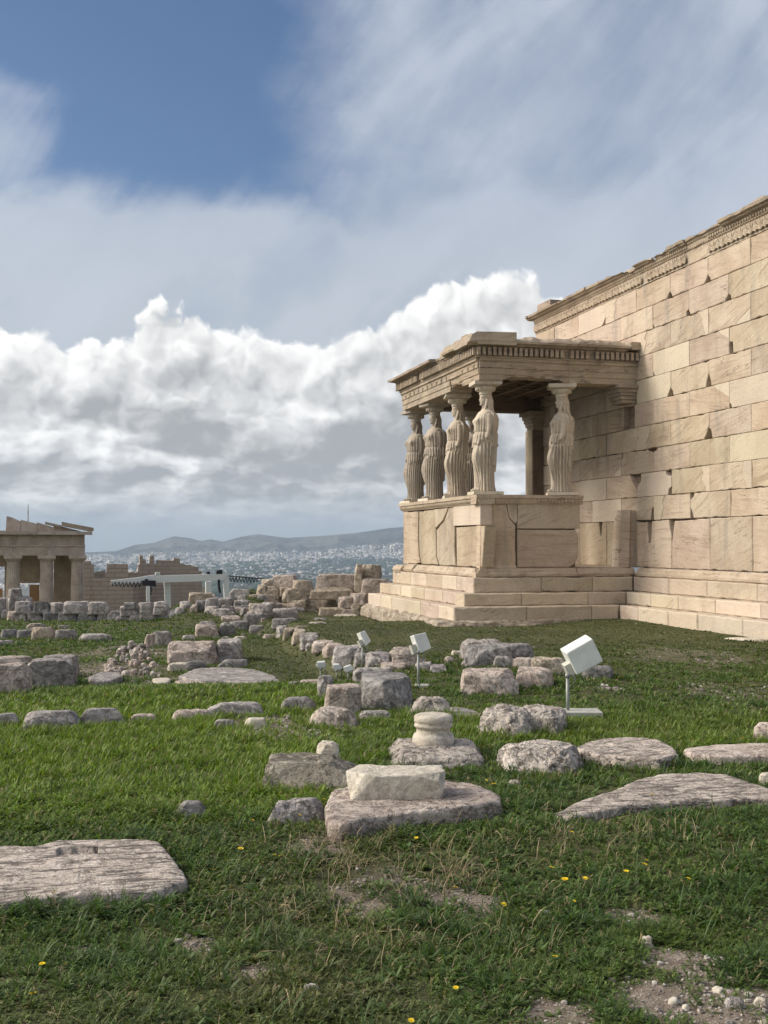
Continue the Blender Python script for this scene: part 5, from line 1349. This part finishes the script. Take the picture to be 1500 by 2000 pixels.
mb = MB(); gprism(mb, [(11, 1038), (40, 1038), (40, 1018), (22, 1010), (13, 1008)], YG, YG + .7); gprism(mb, [(40.5, 1038), (72, 1038), (72, 1023), (40.5, 1015)], YG + .03, YG + .7, 1)
gprism(mb, [(72.5, 1038), (104, 1038), (104, 1030), (72.5, 1020)], YG, YG + .7); gprism(mb, [(104.5, 1038), (160, 1038), (104.5, 1024)], YG + .05, YG + .7); gbuild(mb, 'pediment', [M_FAR, M_NEW])
mb = MB(); gprism(mb, [(88, 1019), (120, 1026), (120, 1031), (88, 1024)], YG - .3, YG + .9); gprism(mb, [(120.5, 1019), (183, 1031), (183, 1037), (176, 1038), (120.5, 1027)], YG - .6, YG + .9); gbuild(mb, 'raking_cornice', [M_ROOF])
# inner cross wall with doorways, floor, side wall
mb = MB(); gbox(mb, 37, 78, 1080, 1139, YG + 5, YG + 6); gbox(mb, 104, 141, 1080, 1240, YG + 5, YG + 6); gbox(mb, -40, 12, 1080, 1107, YG + 5, YG + 6); gbox(mb, 8, 37, 1080, 1240, YG + 5.01, YG + 6.01); gbox(mb, 78, 104, 1080, 1240, YG + 5.01, YG + 6.01)
gbox(mb, 150, 167, 1086, 1240, YG + 1.5, YG + 12); gbox(mb, -70, 166, 1064, 1080, YG + 1.5, YG + 12)
gbuild(mb, 'inner_wall', [M_FAR])
bd = MB(); gbox(bd, 57, 77, 1142, 1210, YG + 3.5, YG + 3.6); bo = bd.build('plywood_hoarding', P_WOOD); tag(bo, 'tan plywood hoarding standing between two columns of the far gateway', 'hoarding')
bd = MB(); gbox(bd, -4, 5, 1150, 1230, YG + 3.5, YG + 3.6); bo = bd.build('plywood_hoarding', P_WOOD); tag(bo, 'tan plywood hoarding at the left edge beside the far gateway column', 'hoarding')
# mast
ms = MB(); q = on_y(55, 1020, 112); q2 = on_y(55, 985, 112); ms.tube([(q.x, 112, q.z - 3), (q2.x, 112, q2.z)], [.06, .035], 6); ms.tube([(q.x, 112, q.z - 2), (q2.x, 112, q2.z - .5)], .05, 6)
mo = ms.build('mast', P_POST); tag(mo, 'thin tall flag mast rising behind the broken pediment', 'mast')
# stepped ruin walls in small even courses
m_wall, t, b = material('coursed_far_wall'); p = pos(t)
n1 = noise(p, .5, 5, .6); br = t.nodes.new('ShaderNodeTexBrick'); x_, y_, z_ = sep(p)
t.links.new(vec(t, x_ + y_, z_, 0.0).s, br.inputs['Vector']); br.inputs['Scale'].default_value = 1.0; br.inputs['Brick Width'].default_value = 1.1; br.inputs['Row Height'].default_value = .34
br.inputs['Mortar Size'].default_value = .03; br.inputs['Color1'].default_value = (.42, .34, .28, 1); br.inputs['Color2'].default_value = (.36, .285, .235, 1); br.inputs['Mortar'].default_value = (.24, .19, .16, 1)
setc(t, b, mixc(n1.ss(.4, .7) * .5, E(t, br.outputs[0]), (.42, .35, .30))); bump(t, b, noise(p, 3, 4, .6), .4, .1)
def wallthing(name, polys, y, label, cat='wall', th=1.2):
    mb = MB()
    for k, P_ in enumerate(polys): gprism(mb, P_, y - k * .004, y + th)
    o = mb.build(name, m_wall); tag(o, label, cat)
wallthing('ruined_wall', [[(163, 1240), (184, 1240), (184, 1103), (178, 1103), (178, 1096), (163, 1096)]], 96.2, 'stub of coursed wall butting against the right side of the far gateway')
wallthing('ruined_wall', [[(184, 1240), (259, 1240), (259, 1131), (250, 1131), (250, 1102), (209, 1102), (209, 1118), (206, 1118), (206, 1130), (184, 1130)]], 96.0, 'brown coursed wall with one square raised block, right of the far gateway')
wallthing('ruined_wall', [[(250, 1240), (270, 1240), (270, 1116), (264, 1119), (258, 1117), (250, 1118)]], 104, 'low broken link of wall between the two brown coursed walls')
wallthing('ruined_wall', [[(270, 1240), (394, 1240), (395, 1116), (388, 1115), (388, 1107), (376, 1106), (372, 1103), (366, 1104), (358, 1101), (352, 1101), (351, 1091), (340, 1090), (338, 1095), (307, 1094), (307, 1101), (301, 1101), (301, 1085), (293, 1085), (293, 1101), (285, 1100), (285, 1093), (279, 1092), (279, 1085), (273, 1085), (273, 1102), (270, 1103)]], 106,
          'large brown ruined wall with two upright stubs on top, behind the gantry crane')
wallthing('ruined_wall', [[(184, 1240), (206, 1240), (206, 1115), (190, 1117), (184, 1120)]], 103, 'low pinkish wall piece seen behind the square raised block')

# ---- gantry crane on the terrace edge
YC = 56.0
crane = tag(empty('gantry_crane', (on_y(330, 1170, YC).x, YC, -2.2)), 'white gantry crane with a tapered boom and a black hoist, before the ruined walls', 'crane')
def cb_(name, fn, mat=P_WHITE):
    mb = MB(); fn(mb); o = mb.build(name, mat, crane); o.location = -crane.location; return o
def cpr(mb, pts, ya=YC, yb=YC + .3):
    a = [(on_y(x, y, ya).x, ya, on_y(x, y, ya).z) for x, y in pts]; b_ = [(p[0], yb, p[2]) for p in a]; n = len(pts)
    mb.add(a + b_, [tuple(range(n)), tuple(range(2 * n - 1, n - 1, -1))] + [(i, (i + 1) % n, (i + 1) % n + n, i + n) for i in range(n)])
cb_('beam', lambda m: (cpr(m, [(217, 1134), (217, 1142), (276, 1139), (310, 1138), (436, 1134), (444, 1123), (440, 1121), (320, 1124), (300, 1123), (270, 1128)])))
for P_, ya in (([(320, 1126), (333, 1126), (334, 1200), (324, 1200)], YC + .35), ([(436, 1122), (447, 1122), (449, 1200), (440, 1200)], YC + .02), ([(402, 1136), (413, 1136), (413, 1200), (403, 1200)], YC + 2.4), ([(286, 1145), (293, 1145), (293, 1205), (286, 1205)], YC - .5)):
    cb_('leg', lambda m: cpr(m, P_, ya, ya + .28))
cb_('hoist', lambda m: (cpr(m, [(277, 1134), (304, 1134), (305, 1146), (296, 1145), (279, 1144)], YC - .35, YC + .6), cpr(m, [(283, 1131), (289, 1131), (289, 1134), (283, 1134)], YC - .2, YC + .1)), P_BLACK)
def chain(m):
    for k, (x, y) in enumerate([(291, 1147), (289, 1150), (293, 1152), (291, 1156)]): q = on_y(x, y, YC - .2); m.tube([q + Vector((.09 * cos(a), 0, .09 * sin(a))) for a in np.linspace(0, 2 * pi, 10)], .028, 6)
    q = on_y(291.5, 1158, YC - .2); m.tube([q + Vector((.10 * cos(a), 0, .10 * sin(a))) for a in np.linspace(pi * .6, 2 * pi, 8)], .03, 6)
cb_('hook', chain, P_BLACK)
def cables(m):
    for s0, s1, yy, N in ((218, 276, 1136, 8), (449, 505, 1127, 9)):
        pts = []
        for k in range(N * 6 + 1):
            f = k / (N * 6); pts.append(on_y(s0 + (s1 - s0) * f, yy + 11 * abs(sin(pi * f * N)) * (.7 + .3 * sin(k)), YC - .1))
        m.tube(pts, .022, 4)
    q = on_y(427, 1132, YC); m.tube([q, on_y(428, 1148, YC), on_y(430, 1158, YC)], .06, 5)
cb_('cable', cables, P_BLACK)
def trolley(m):
    cpr(m, [(424, 1114), (434, 1113), (435, 1121), (422, 1121)]); cpr(m, [(404, 1117), (410, 1116), (410, 1121), (404, 1121)]); cpr(m, [(446, 1124), (516, 1130), (516, 1131.5), (446, 1126)])
cb_('trolley', trolley, P_BLACK)
cb_('lamp_bar', lambda m: [cpr(m, [(x, 1118), (x + 1.6, 1118), (x + 1.6, 1123), (x, 1123)]) for x in (303.5, 306, 308.5, 311)])

# ================================================================ THE CITY IN THE PLAIN
m_city, t, b = material('pale_render_houses'); ti = attr(t, 'Tint'); tr, tg, tb = sep(ti); p = pos(t)
win = voronoi(vmap(p, (1, 1, 1)), .16)
setc(t, b, mixc(tr, (0.26, 0.25, 0.24), (0.88, 0.85, 0.80)))
def city_top(az_):       # highest row of houses, photo y by bearing
    px = 750 + F * np.tan(az_ - YAW); return np.interp(px, [-100, 160, 300, 400, 440, 470, 560, 640, 700, 790, 900, 1500], [1086, 1083, 1079, 1078, 1074, 1078, 1076, 1074, 1066, 1060, 1056, 1060]), px
def house(mb, x, y, z, w, d, h, a):
    ca, sa = cos(a), sin(a); t_ = (random.random() ** .8, random.random(), random.random())
    def bx(x0, x1, y0, y1, z0, z1):
        V = [(x + u * ca - v * sa, y + u * sa + v * ca, z + q) for q in (z0, z1) for u, v in ((x0, y0), (x1, y0), (x1, y1), (x0, y1))]
        mb.add(V, [(4, 5, 6, 7), (0, 1, 5, 4), (1, 2, 6, 5), (2, 3, 7, 6), (3, 0, 4, 7)], 0, t_)
    bx(-w / 2, w / 2, -d / 2, d / 2, -3, h)
    if w > 9: k = random.uniform(-.2, .2) * w; bx(k - w * .16, k + w * .16, -d * .2, d * .2, h, h + 2.8)
RC = random.Random(9); spots = []
GC = np.random.default_rng(5)
while len(spots) < 9000:
    N = 20000; px = np.where(GC.random(N) < .93, GC.uniform(-60, 1010, N), GC.uniform(-500, 2000, N)); az_ = YAW + np.arctan((px - 750) / F)
    r = GC.uniform(4300 ** .9, 10600 ** .9, N) ** (1 / .9); x, y = r * np.sin(az_), r * np.cos(az_); z = gh(x, y)
    dp = (x * fwd.x + y * fwd.y + (z + 8 - EYE) * fwd.z); py = 1000 - F * (x * upv.x + y * upv.y + (z + 8 - EYE) * upv.z) / dp
    top = city_top(az_)[0]; dn = np.where(py < 1104, 1.0, .28); dn = np.where((py > 1092) & (py < 1107) & (px > 620), np.where(py > 1095, .12, .5), dn)
    cl_ = fbm(np.stack([x / 420, y / 900, x * 0 + 3.], -1), 3); ok = (py > top) & (GC.random(N) < dn * np.where(cl_ > -.12, 1.0, .35))
    spots += [tuple(float(v) for v in q) for q in zip(r[ok], x[ok], y[ok], z[ok], px[ok])]
spots = spots[:9000]
spots.sort()
near = [s_ for s_ in spots if 150 < s_[4] < 800][:300]; ns = set(id(s_) for s_ in near)
mb = MB()
for s_ in spots:
    if id(s_) in ns: continue
    w = RC.uniform(9, 22); house(mb, s_[1], s_[2], s_[3], w, RC.uniform(9, 20), RC.uniform(5, 13) * (1 if RC.random() < .96 else 1.8), RC.uniform(-.5, .5))
tag(mb.build('city_houses', m_city), 'sprawl of tiny pale houses filling the plain up to the hills', 'houses', kind='stuff')
protos = []
for k in range(14):
    mb = MB(); house(mb, 0, 0, 0, RC.uniform(10, 30), RC.uniform(10, 22), RC.uniform(5, 10), 0); protos.append(mb)
pm = [None] * 14
for i, s_ in enumerate(near):
    k = i % 14
    if pm[k] is None: o = protos[k].build('city_block', m_city); pm[k] = o
    else: o = pm[k].copy(); COL.objects.link(o)
    o.location = (s_[1], s_[2], s_[3]); o.rotation_euler = (0, 0, RC.uniform(-.5, .5))
    tag(o, 'tiny pale flat-roofed city building in the hazy plain below the hills', 'building', 'city buildings nearest in the plain')
# dark woods and scattered trees of the plain
m_wood, t, b = material('dark_evergreens'); p = pos(t); setc(t, b, mixc(noise(p, .02, 4, .6).ss(.4, .6), (.025, .04, .022), (.05, .07, .035)))
mb = MB((.5, .5, .5)); U, Fq = cube_grid(2); Un = U / np.linalg.norm(U, axis=1)[:, None]; k = 0
while k < 1500:
    px = RC.uniform(150, 830); az_ = YAW + atan((px - 750) / F); r = RC.uniform(3600, 8600); x, y = r * sin(az_), r * cos(az_); z = ghs(x, y); py = proj((x, y, z))[1]
    band = (px > 630 and 1094 < py < 1108) or (470 < px < 640 and 1098 < py < 1108)
    if not band and RC.random() > (.12 if py < 1098 else .35): continue
    k += 1; s_ = RC.uniform(14, 34); mb.add((Un * np.array([s_, s_, s_ * .5]) + [x, y, z + 3]).tolist(), Fq.tolist())
tag(mb.build('distant_woods', m_wood, None, True), 'dark bands of distant evergreen woods between the city blocks', 'woods', kind='stuff')

# ================================================================ GRASS AND HERBS
_ft = [(f[0], f[1], f[2], f[3], f[4]) for f in FOOT]
def free(x, y, shrink=.94):
    ok = np.ones(len(x), bool)
    for cx_, cy_, rz, tab, rm in _ft:
        d = np.hypot(x - cx_, y - cy_); k = np.where(d < rm)[0]
        if len(k) == 0: continue
        a = (np.arctan2(y[k] - cy_, x[k] - cx_) - rz + pi) % (2 * pi) - pi; b_ = np.clip(((a + pi) / (2 * pi) * 24).astype(int), 0, 23); ok[k[d[k] < tab[b_] * shrink]] = False
    ok &= ~((x > XS - .78) & (y > YP - .78) & (y < 29.1)); ok &= ~((x > XW - .78) & (y < 29.1))
    return ok
def nearness(x, y):
    """0..1, grass stands taller against the foot of a stone"""
    v = np.zeros(len(x))
    for cx_, cy_, rz, tab, rm in _ft:
        d = np.hypot(x - cx_, y - cy_); k = np.where(d < rm + .25)[0]
        if len(k): v[k] = np.maximum(v[k], np.clip(1 - np.abs(d[k] - rm * .9) / .28, 0, 1))
    return v
G = np.random.default_rng(33)
lA, lB = on_g(0, 1440), on_g(700, 1600)
def lush(x, y):
    r = np.hypot(x, y); n_ = fbm(np.stack([x * .5, y * .5, x * 0 + 4], -1), 3)
    az_ = np.arctan2(x, y); pxx = 750 + F * np.tan(az_ - YAW)
    v = sst(r, 6.6, 7.6) * sst(r, 14.5, 12.0) * sst(pxx, 900, 560)
    v = np.maximum(v, sst(r, 9.0, 9.8) * sst(r, 12.5, 11.0) * .75); v = np.maximum(v, sst(r, 12, 13) * sst(r, 16, 14.5) * sst(pxx, 760, 500) * .5)
    return np.clip(v + n_ * .5 * v, 0, 1.2)
def scatter(r0, r1, dens, aa=(-9, 39)):
    a0_, a1_ = radians(aa[0]), radians(aa[1]); area = .5 * (a1_ - a0_) * (r1 ** 2 - r0 ** 2); n = int(area * dens)
    r = np.sqrt(G.uniform(r0 ** 2, r1 ** 2, n)); a = G.uniform(a0_, a1_, n); x, y = r * np.sin(a), r * np.cos(a)
    k = free(x, y); return x[k], y[k]
LV, LL, LS, LC = [], [], [], []; nv_ = [0]; nl_ = [0]
def leaves(base, phi, lean, L, w, curl, col, seg=3):
    """bent tapering strips; lean: start angle from the vertical, curl: added by the tip"""
    n = len(L); tt = np.array([0, .38, .74, 1.0]) if seg == 3 else np.array([0, .55, 1.0]); wp = [.55, 1.0, .75, 0] if seg == 3 else [.8, 1.0, 0]
    m = len(tt); P_ = np.zeros((n, m, 3)); P_[:, 0] = base; dirp = np.stack([np.cos(phi), np.sin(phi)], 1)
    for i in range(1, m):
        an_ = lean + curl * (tt[i - 1] + tt[i]) / 2; ds = (tt[i] - tt[i - 1]) * L
        P_[:, i, :2] = P_[:, i - 1, :2] + dirp * (np.sin(an_) * ds)[:, None]; P_[:, i, 2] = P_[:, i - 1, 2] + np.cos(an_) * ds
    sd = np.stack([-dirp[:, 1], dirp[:, 0], G.normal(0, .25, n)], 1)
    V = []
    for i in range(m - 1): V += [P_[:, i] - sd * (w * wp[i] * .5)[:, None], P_[:, i] + sd * (w * wp[i] * .5)[:, None]]
    V.append(P_[:, m - 1]); V = np.stack(V, 1); k = 2 * (m - 1) + 1
    f = []; tot = []
    for i in range(m - 2): f += [2 * i, 2 * i + 1, 2 * i + 3, 2 * i + 2]; tot.append(4)
    f += [2 * (m - 2), 2 * (m - 2) + 1, 2 * (m - 1)]; tot.append(3)
    off = nv_[0] + np.arange(n)[:, None] * k; LV.append(V.reshape(-1, 3)); LL.append((off + np.array(f)[None]).ravel())
    LS.append(np.tile(tot, n)); C = np.repeat(col[:, None, :], k, 1); C = C * np.linspace(.85, 1.12, k)[None, :, None]; LC.append(C.reshape(-1, 3)); nv_[0] += n * k
    return P_
def herb(x, y, scale, nl, px_w, ferny):
    """clumps of small leaves at x, y"""
    n = len(x); z = gh(x, y); bb = bare(x, y); keep = G.uniform(0, 1, n) > bb * .90; x, y, z, bb = x[keep], y[keep], z[keep], bb[keep]; n = len(x)
    r = np.hypot(x, y); lu = lush(x, y); ne = nearness(x, y)
    pn = fbm(np.stack([x * .9, y * .9, x * 0], -1), 3); pn2 = fbm(np.stack([x * 3.1 + 7, y * 3.1, x * 0 + 2], -1), 3); dry = np.clip(fbm(np.stack([x * .6 + 3, y * .6 + 9, x * 0 + 8], -1), 3) * 2.2 - .1, 0, 1) * (1 - np.clip(lu, 0, 1))
    far = sst(r, 14, 24); up = sst(x / np.maximum(y, .1), .05, .22) * sst(y, 12, 18)
    H = scale * (.046 + .048 * pn2 + .026 * pn + .030 * np.clip(lu, 0, 1) + .03 * ne) * (1 - .62 * up) * (1 - bb * .4)
    H = np.maximum(H, .018)
    k = nl; X = np.repeat(x, k); Y = np.repeat(y, k); Z = np.repeat(z, k); HH = np.repeat(H, k); LU = np.repeat(np.clip(lu, 0, 1), k); N = n * k
    sp = np.repeat(.012 + .30 * H, k); a = G.uniform(0, 2 * pi, N); rr = np.sqrt(G.uniform(0, 1, N)) * sp
    base = np.stack([X + rr * np.cos(a), Y + rr * np.sin(a), Z - .006], 1); phi = a + G.normal(0, .7, N)
    lean = G.uniform(.15, 1.0, N) * (1.15 - .45 * LU); curl = G.uniform(.3, 1.3, N); L = HH * G.uniform(.6, 1.35, N); w = np.maximum(px_w * G.uniform(.6, 1.3, N), .0028)
    c0 = np.array([.096, .142, .032]); c1 = np.array([.145, .205, .034]); c2 = np.array([.135, .125, .055]); c3 = np.array([.056, .102, .026])
    C = c0 + (c3 - c0) * np.clip(pn2 * 2 + .3, 0, 1)[:, None]; C = C + (c1 - C) * np.clip(lu, 0, 1)[:, None] * .95; C = C + (c2 - C) * (dry * .55)[:, None]; C = C + (np.array([.070, .085, .028]) - C) * (up * .8)[:, None]
    C = np.repeat(C * G.uniform(.75, 1.3, (n, 1)), k, 0) * G.uniform(.75, 1.3, (N, 1)) * G.normal(1, .05, (N, 3)); dead = G.uniform(0, 1, N) < .045; C[dead] = np.array([.26, .21, .12]) * G.uniform(.7, 1.2, (dead.sum(), 1))
    P_ = leaves(base, phi, lean, L, w, curl, np.clip(C, .01, .6), 3 if ferny else 2)
    if ferny:       # feathery side leaflets
        for i, f in ((1, .1), (2, .1), (2, 1.2)):
            for sg in (-1, 1):
                s_ = G.uniform(0, 1, N) < .75; b2 = (P_[:, i] * (1 - f * .4) + P_[:, i - 1] * f * .4)[s_]
                leaves(b2, (phi + sg * G.uniform(.7, 1.2, N))[s_], (lean + curl * .5)[s_] + .25, (L * G.uniform(.20, .36, N))[s_], (w * 1.15)[s_], (curl * .5)[s_], np.clip(C * 1.08, .01, .6)[s_], 2)
for (r0, r1, dens, sc, nl, w, fe) in ((3.0, 5.2, 950, 1.0, 9, .0042, True), (5.2, 7.8, 620, 1.0, 8, .0056, True), (7.8, 11.5, 460, 1.0, 9, .0085, False), (11.5, 17, 230, 1.05, 8, .013, False), (17, 26, 170, 1.15, 7, .016, False), (26, 36, 60, 1.2, 6, .025, False)):
    x, y = scatter(r0, r1, dens); herb(x, y, sc, nl, w, fe)
for (r0, r1, dens, nl, w) in ((1.5, 6, 380, 8, .007), (6, 11, 200, 8, .010), (11, 18, 110, 7, .015), (18, 34, 45, 6, .024)):
    for aa in ((-42, -9), (39, 58)): x, y = scatter(r0, r1, dens, aa); herb(x, y, 1.1, nl, w, False)
x, y = scatter(1.3, 3.0, 600); herb(x, y, 1.0, 8, .006, False)
# broad-leaved rosettes
x, y = scatter(3.0, 10.0, 75); k_ = (fbm(np.stack([x * .9 + 61, y * .9, x * 0], -1), 2) > -.05) & (bare(x, y) < .6); x, y = x[k_], y[k_]; n = len(x); q = 9
X, Y = np.repeat(x, q), np.repeat(y, q); N = len(X); s_ = np.repeat(G.uniform(.6, 1.3, n), q)
leaves(np.stack([X, Y, gh(X, Y) + .004], 1), G.uniform(0, 2 * pi, N), G.uniform(.55, 1.2, N), s_ * G.uniform(.03, .065, N), s_ * G.uniform(.009, .015, N), G.uniform(.1, .9, N), np.repeat(np.array([.075, .125, .035]) * G.uniform(.6, 1.35, (n, 1)), q, 0))
# broader grass blades here and there
x, y = scatter(3.0, 9.0, 26); k_ = fbm(np.stack([x * .8 + 31, y * .8, x * 0], -1), 2) > .02; x, y = x[k_], y[k_]; n = len(x); q = 7
X = np.repeat(x, q) + G.normal(0, .02, n * q); Y = np.repeat(y, q) + G.normal(0, .02, n * q); kb = free(X, Y) & (bare(X, Y) < .5); X, Y = X[kb], Y[kb]; N = len(X)
leaves(np.stack([X, Y, gh(X, Y) - .005], 1), G.uniform(0, 2 * pi, N), G.uniform(.05, .6, N), G.uniform(.07, .17, N), G.uniform(.004, .007, N), G.uniform(.3, 1.4, N), np.array([.060, .105, .030]) * G.uniform(.7, 1.4, (N, 1)))
m_grass, t, b = material('grass_leaf'); c_ = attr(t, 'Col'); setc(t, b, c_); b.inputs['Roughness'].default_value = .55; b.inputs['Specular IOR Level'].default_value = .35
tl = t.nodes.new('ShaderNodeBsdfTranslucent'); ms_ = t.nodes.new('ShaderNodeMixShader'); ms_.inputs[0].default_value = .28
t.links.new(mixc(1.0, c_, (1.5, 1.7, .8), 'MULTIPLY').s, tl.inputs[0]); t.links.new(b.outputs[0], ms_.inputs[1]); t.links.new(tl.outputs[0], ms_.inputs[2]); t.links.new(ms_.outputs[0], t.nodes['Material Output'].inputs[0])
def flush(name, mat, label, cat):
    V = np.concatenate(LV); L = np.concatenate(LL); T = np.concatenate(LS); S = np.concatenate([[0], np.cumsum(T)[:-1]]); o = big_mesh(name, V, L, S, T, mat, np.concatenate(LC))
    LV.clear(); LL.clear(); LS.clear(); LC.clear(); nv_[0] = 0; print(name, len(V), len(T)); return tag(o, label, cat, kind='stuff')
flush('grass', m_grass, 'green grass and feathery low herbs covering the ground', 'grass')
# dry bent stalks, thicker round the middle foreground
dc = [patch(700, 1700, 1.0), patch(640, 1650, .8), patch(900, 1720, .8), patch(1100, 1650, .8), patch(560, 1800, .9), patch(1250, 1640, .9), patch(800, 1850, .7)]
X, Y = [], []
for cx_, cy_, r, _ in dc: n = 260; a = G.uniform(0, 2 * pi, n); q = r * .6 * np.abs(G.normal(0, 1, n)); X.append(cx_ + q * np.cos(a)); Y.append(cy_ + q * np.sin(a))
x2, y2 = scatter(3.2, 9.5, 9); X = np.concatenate(X + [x2]); Y = np.concatenate(Y + [y2]); k = free(X, Y); X, Y = X[k], Y[k]; N = len(X)
leaves(np.stack([X, Y, gh(X, Y)], 1), G.uniform(0, 2 * pi, N), G.uniform(.0, .5, N), G.uniform(.05, .19, N), G.uniform(.0016, .003, N), G.uniform(.6, 2.6, N), np.array([.34, .27, .17]) * G.uniform(.6, 1.25, (N, 1)))
m_dry, t, b = material('dry_stalk'); setc(t, b, attr(t, 'Col'))
flush('dry_grass', m_dry, 'thin bent straw-coloured dry stalks among the grass', 'dry grass')
# white daisies and grit flecks
def flecks(r0, r1, dens, size, col, thr=None):
    x, y = scatter(r0, r1, dens)
    if thr is not None: k = fbm(np.stack([x * .7 + 5, y * .7, x * 0], -1), 3) > thr; x, y = x[k], y[k]
    n = len(x); z = gh(x, y) + np.where(np.hypot(x, y) < 17, .05, .035) + .05 * lush(x, y); q = 5
    for k in range(3): leaves(np.stack([x, y, z], 1), np.full(n, k * 2.1) + G.uniform(0, 1, n), np.full(n, 1.35), size * G.uniform(.7, 1.3, n), size * .8 * np.ones(n), np.zeros(n), col * G.uniform(.85, 1.1, (n, 1)), 2)
flecks(10, 17, 1.2, .010, np.array([.62, .62, .42]), .0); flecks(17, 30, 2.6, .016, np.array([.66, .66, .56]), -.05); flecks(9, 15, .5, .012, np.array([.62, .52, .06]), .05)
flush('daisies', m_dry, 'tiny white and pale yellow daisies dotted through the far grass', 'daisies')
# gravel
gv = MB(); Ug, Fg = cube_grid(2); Ug = Ug / np.linalg.norm(Ug, axis=1)[:, None] ** .7
RG = random.Random(8); cnt = 0
for cx_, cy_, r, s_ in BARE:
    dd = math.hypot(cx_, cy_); num = int(300 * min(r, .6) / .3 * (1 if dd < 8 else .9 * s_))
    for k in range(num):
        a = RG.uniform(0, 2 * pi); q = r * sqrt(RG.random()) * 1.15; x, y = cx_ + q * cos(a), cy_ + q * sin(a) / .7
        w = RG.uniform(.002, .007) * (1 if RG.random() < .92 else 2.4) * (1 if dd < 8 else 2.0); sc_ = np.array([w, w * RG.uniform(.6, 1), w * .6]); ca, sa = cos(a), sin(a)
        V = Ug * sc_ * (1 + G.normal(0, .12, (len(Ug), 1))); V = np.stack([V[:, 0] * ca - V[:, 1] * sa + x, V[:, 0] * sa + V[:, 1] * ca + y, V[:, 2] + ghs(x, y) + w * .25], 1); gv.add(V.tolist(), Fg.tolist())
m_gv, t, b = material('gravel_bits'); ti = attr(t, 'Tint'); a_, b2, c2 = sep(ti); setc(t, b, mixc(a_ * a_, (.17, .145, .125), (.52, .49, .45)))
tag(gv.build('gravel', m_gv), 'pale grit and small gravel in the bare patches', 'gravel', kind='stuff')

# ---- yellow flowers
m_yel, t, b = material('yellow_petal'); setc(t, b, mixc(objrand(t), (.72, .50, .01), (.78, .60, .03))); m_yc, t, b = material('flower_eye'); b.inputs['Base Color'].default_value = (.45, .22, .01, 1)
m_stem, t, b = material('stem_green'); b.inputs['Base Color'].default_value = (.07, .11, .03, 1)
FL = [(470, 1658, 1.3), (536, 1670, .8), (548, 1672, 1.1), (418, 1698, .6), (285, 1733, 1.0), (82, 1883, 1.0), (64, 1940, 1.0), (813, 1637, 1.0), (1117, 1625, .9), (1077, 1694, 1.0), (1103, 1718, 1.4), (1143, 1716, 1.1), (1223, 1702, 1.1), (1259, 1688, 1.1), (1263, 1680, .9),
      (984, 1767, 1.1), (1084, 1868, .9), (890, 1930, .9), (803, 1994, .9), (1345, 1716, .8), (964, 1531, 1.1), (950, 1524, .8), (632, 1561, .8), (586, 1592, .8), (494, 1602, .8), (1177, 1363, .8), (996, 1337, .8), (1274, 1552, 1.2), (1422, 1609, .8), (1450, 1442, .8), (970, 1680, .7), (1122, 1760, .6), (890, 1733, .8)]
fproto = None
for i, (px, py, s_) in enumerate(FL):
    g = on_g(px, py + 8); g = on_g(px, py + 8 + .055 * F / depth_of(g) * .9); sc_ = s_ * (1 if depth_of(g) < 9 else 1.4)
    hgt = max(.03, EYE - (EYE - g.z) * 1.0 - g.z + 0) if False else .065
    loc = at_d(px, py, depth_of(g)); hgt = max(.035, loc.z - g.z)
    root = empty('yellow_flower', (loc.x, loc.y, g.z), random.uniform(0, 6))
    lab = 'yellow daisy-like flower in the near grass' if py > 1600 else 'yellow daisy-like flower in the mid-distance grass'
    side = 'left' if px < 500 else 'middle' if px < 1000 else 'right'
    tag(root, lab + ', ' + side + ' part', 'flower', 'yellow flowers ' + side + (' near' if py > 1600 else ' mid-distance'))
    hb = MB((.5, .5, .5)); hb.tube([(0, 0, 0), (.004, 0, hgt * .6), (0, 0, hgt)], .0015, 5); hb.build('stem', m_stem, root)
    pb = MB((.5, .5, .5)); R_p = .013 * sc_
    tl_ = random.uniform(.1, .5)
    for k in range(12):
        a = 2 * pi * k / 12 + random.uniform(-.1, .1); u = Vector((cos(a), sin(a), .25 + tl_ * sin(a))); v = Vector((-sin(a), cos(a), 0)) * R_p * .26; c0 = Vector((0, 0, hgt))
        pb.add([tuple(c0 + u * R_p * .2 - v * .5), tuple(c0 + u * R_p * .2 + v * .5), tuple(c0 + u * R_p * .8 + v), tuple(c0 + u * R_p), tuple(c0 + u * R_p * .8 - v)], [(0, 1, 2, 3, 4)])
    pb.build('petals', m_yel, root); eb = MB((.5, .5, .5)); blob(eb, (0, 0, hgt + .001), (R_p * .3, R_p * .3, R_p * .18), 8, 5); eb.build('flower_centre', m_yc, root, True)

# ================================================================ AIR
hz = MB((.5, .5, .5)); hz.box((-9000, -300, -262), (14500, 15600, 330))
m_hz = bpy.data.materials.new('air'); m_hz.use_nodes = True; t = m_hz.node_tree; t.nodes.clear(); o_ = t.nodes.new('ShaderNodeOutputMaterial'); v_ = t.nodes.new('ShaderNodeVolumePrincipled')
v_.inputs['Color'].default_value = (.60, .77, .99, 1); v_.inputs['Density'].default_value = HAZE; v_.inputs['Anisotropy'].default_value = .1; t.links.new(v_.outputs[0], o_.inputs['Volume'])
ho = hz.build('haze', m_hz); tag(ho, 'pale blue haze lying over the plain and the far hills', 'haze', kind='stuff')
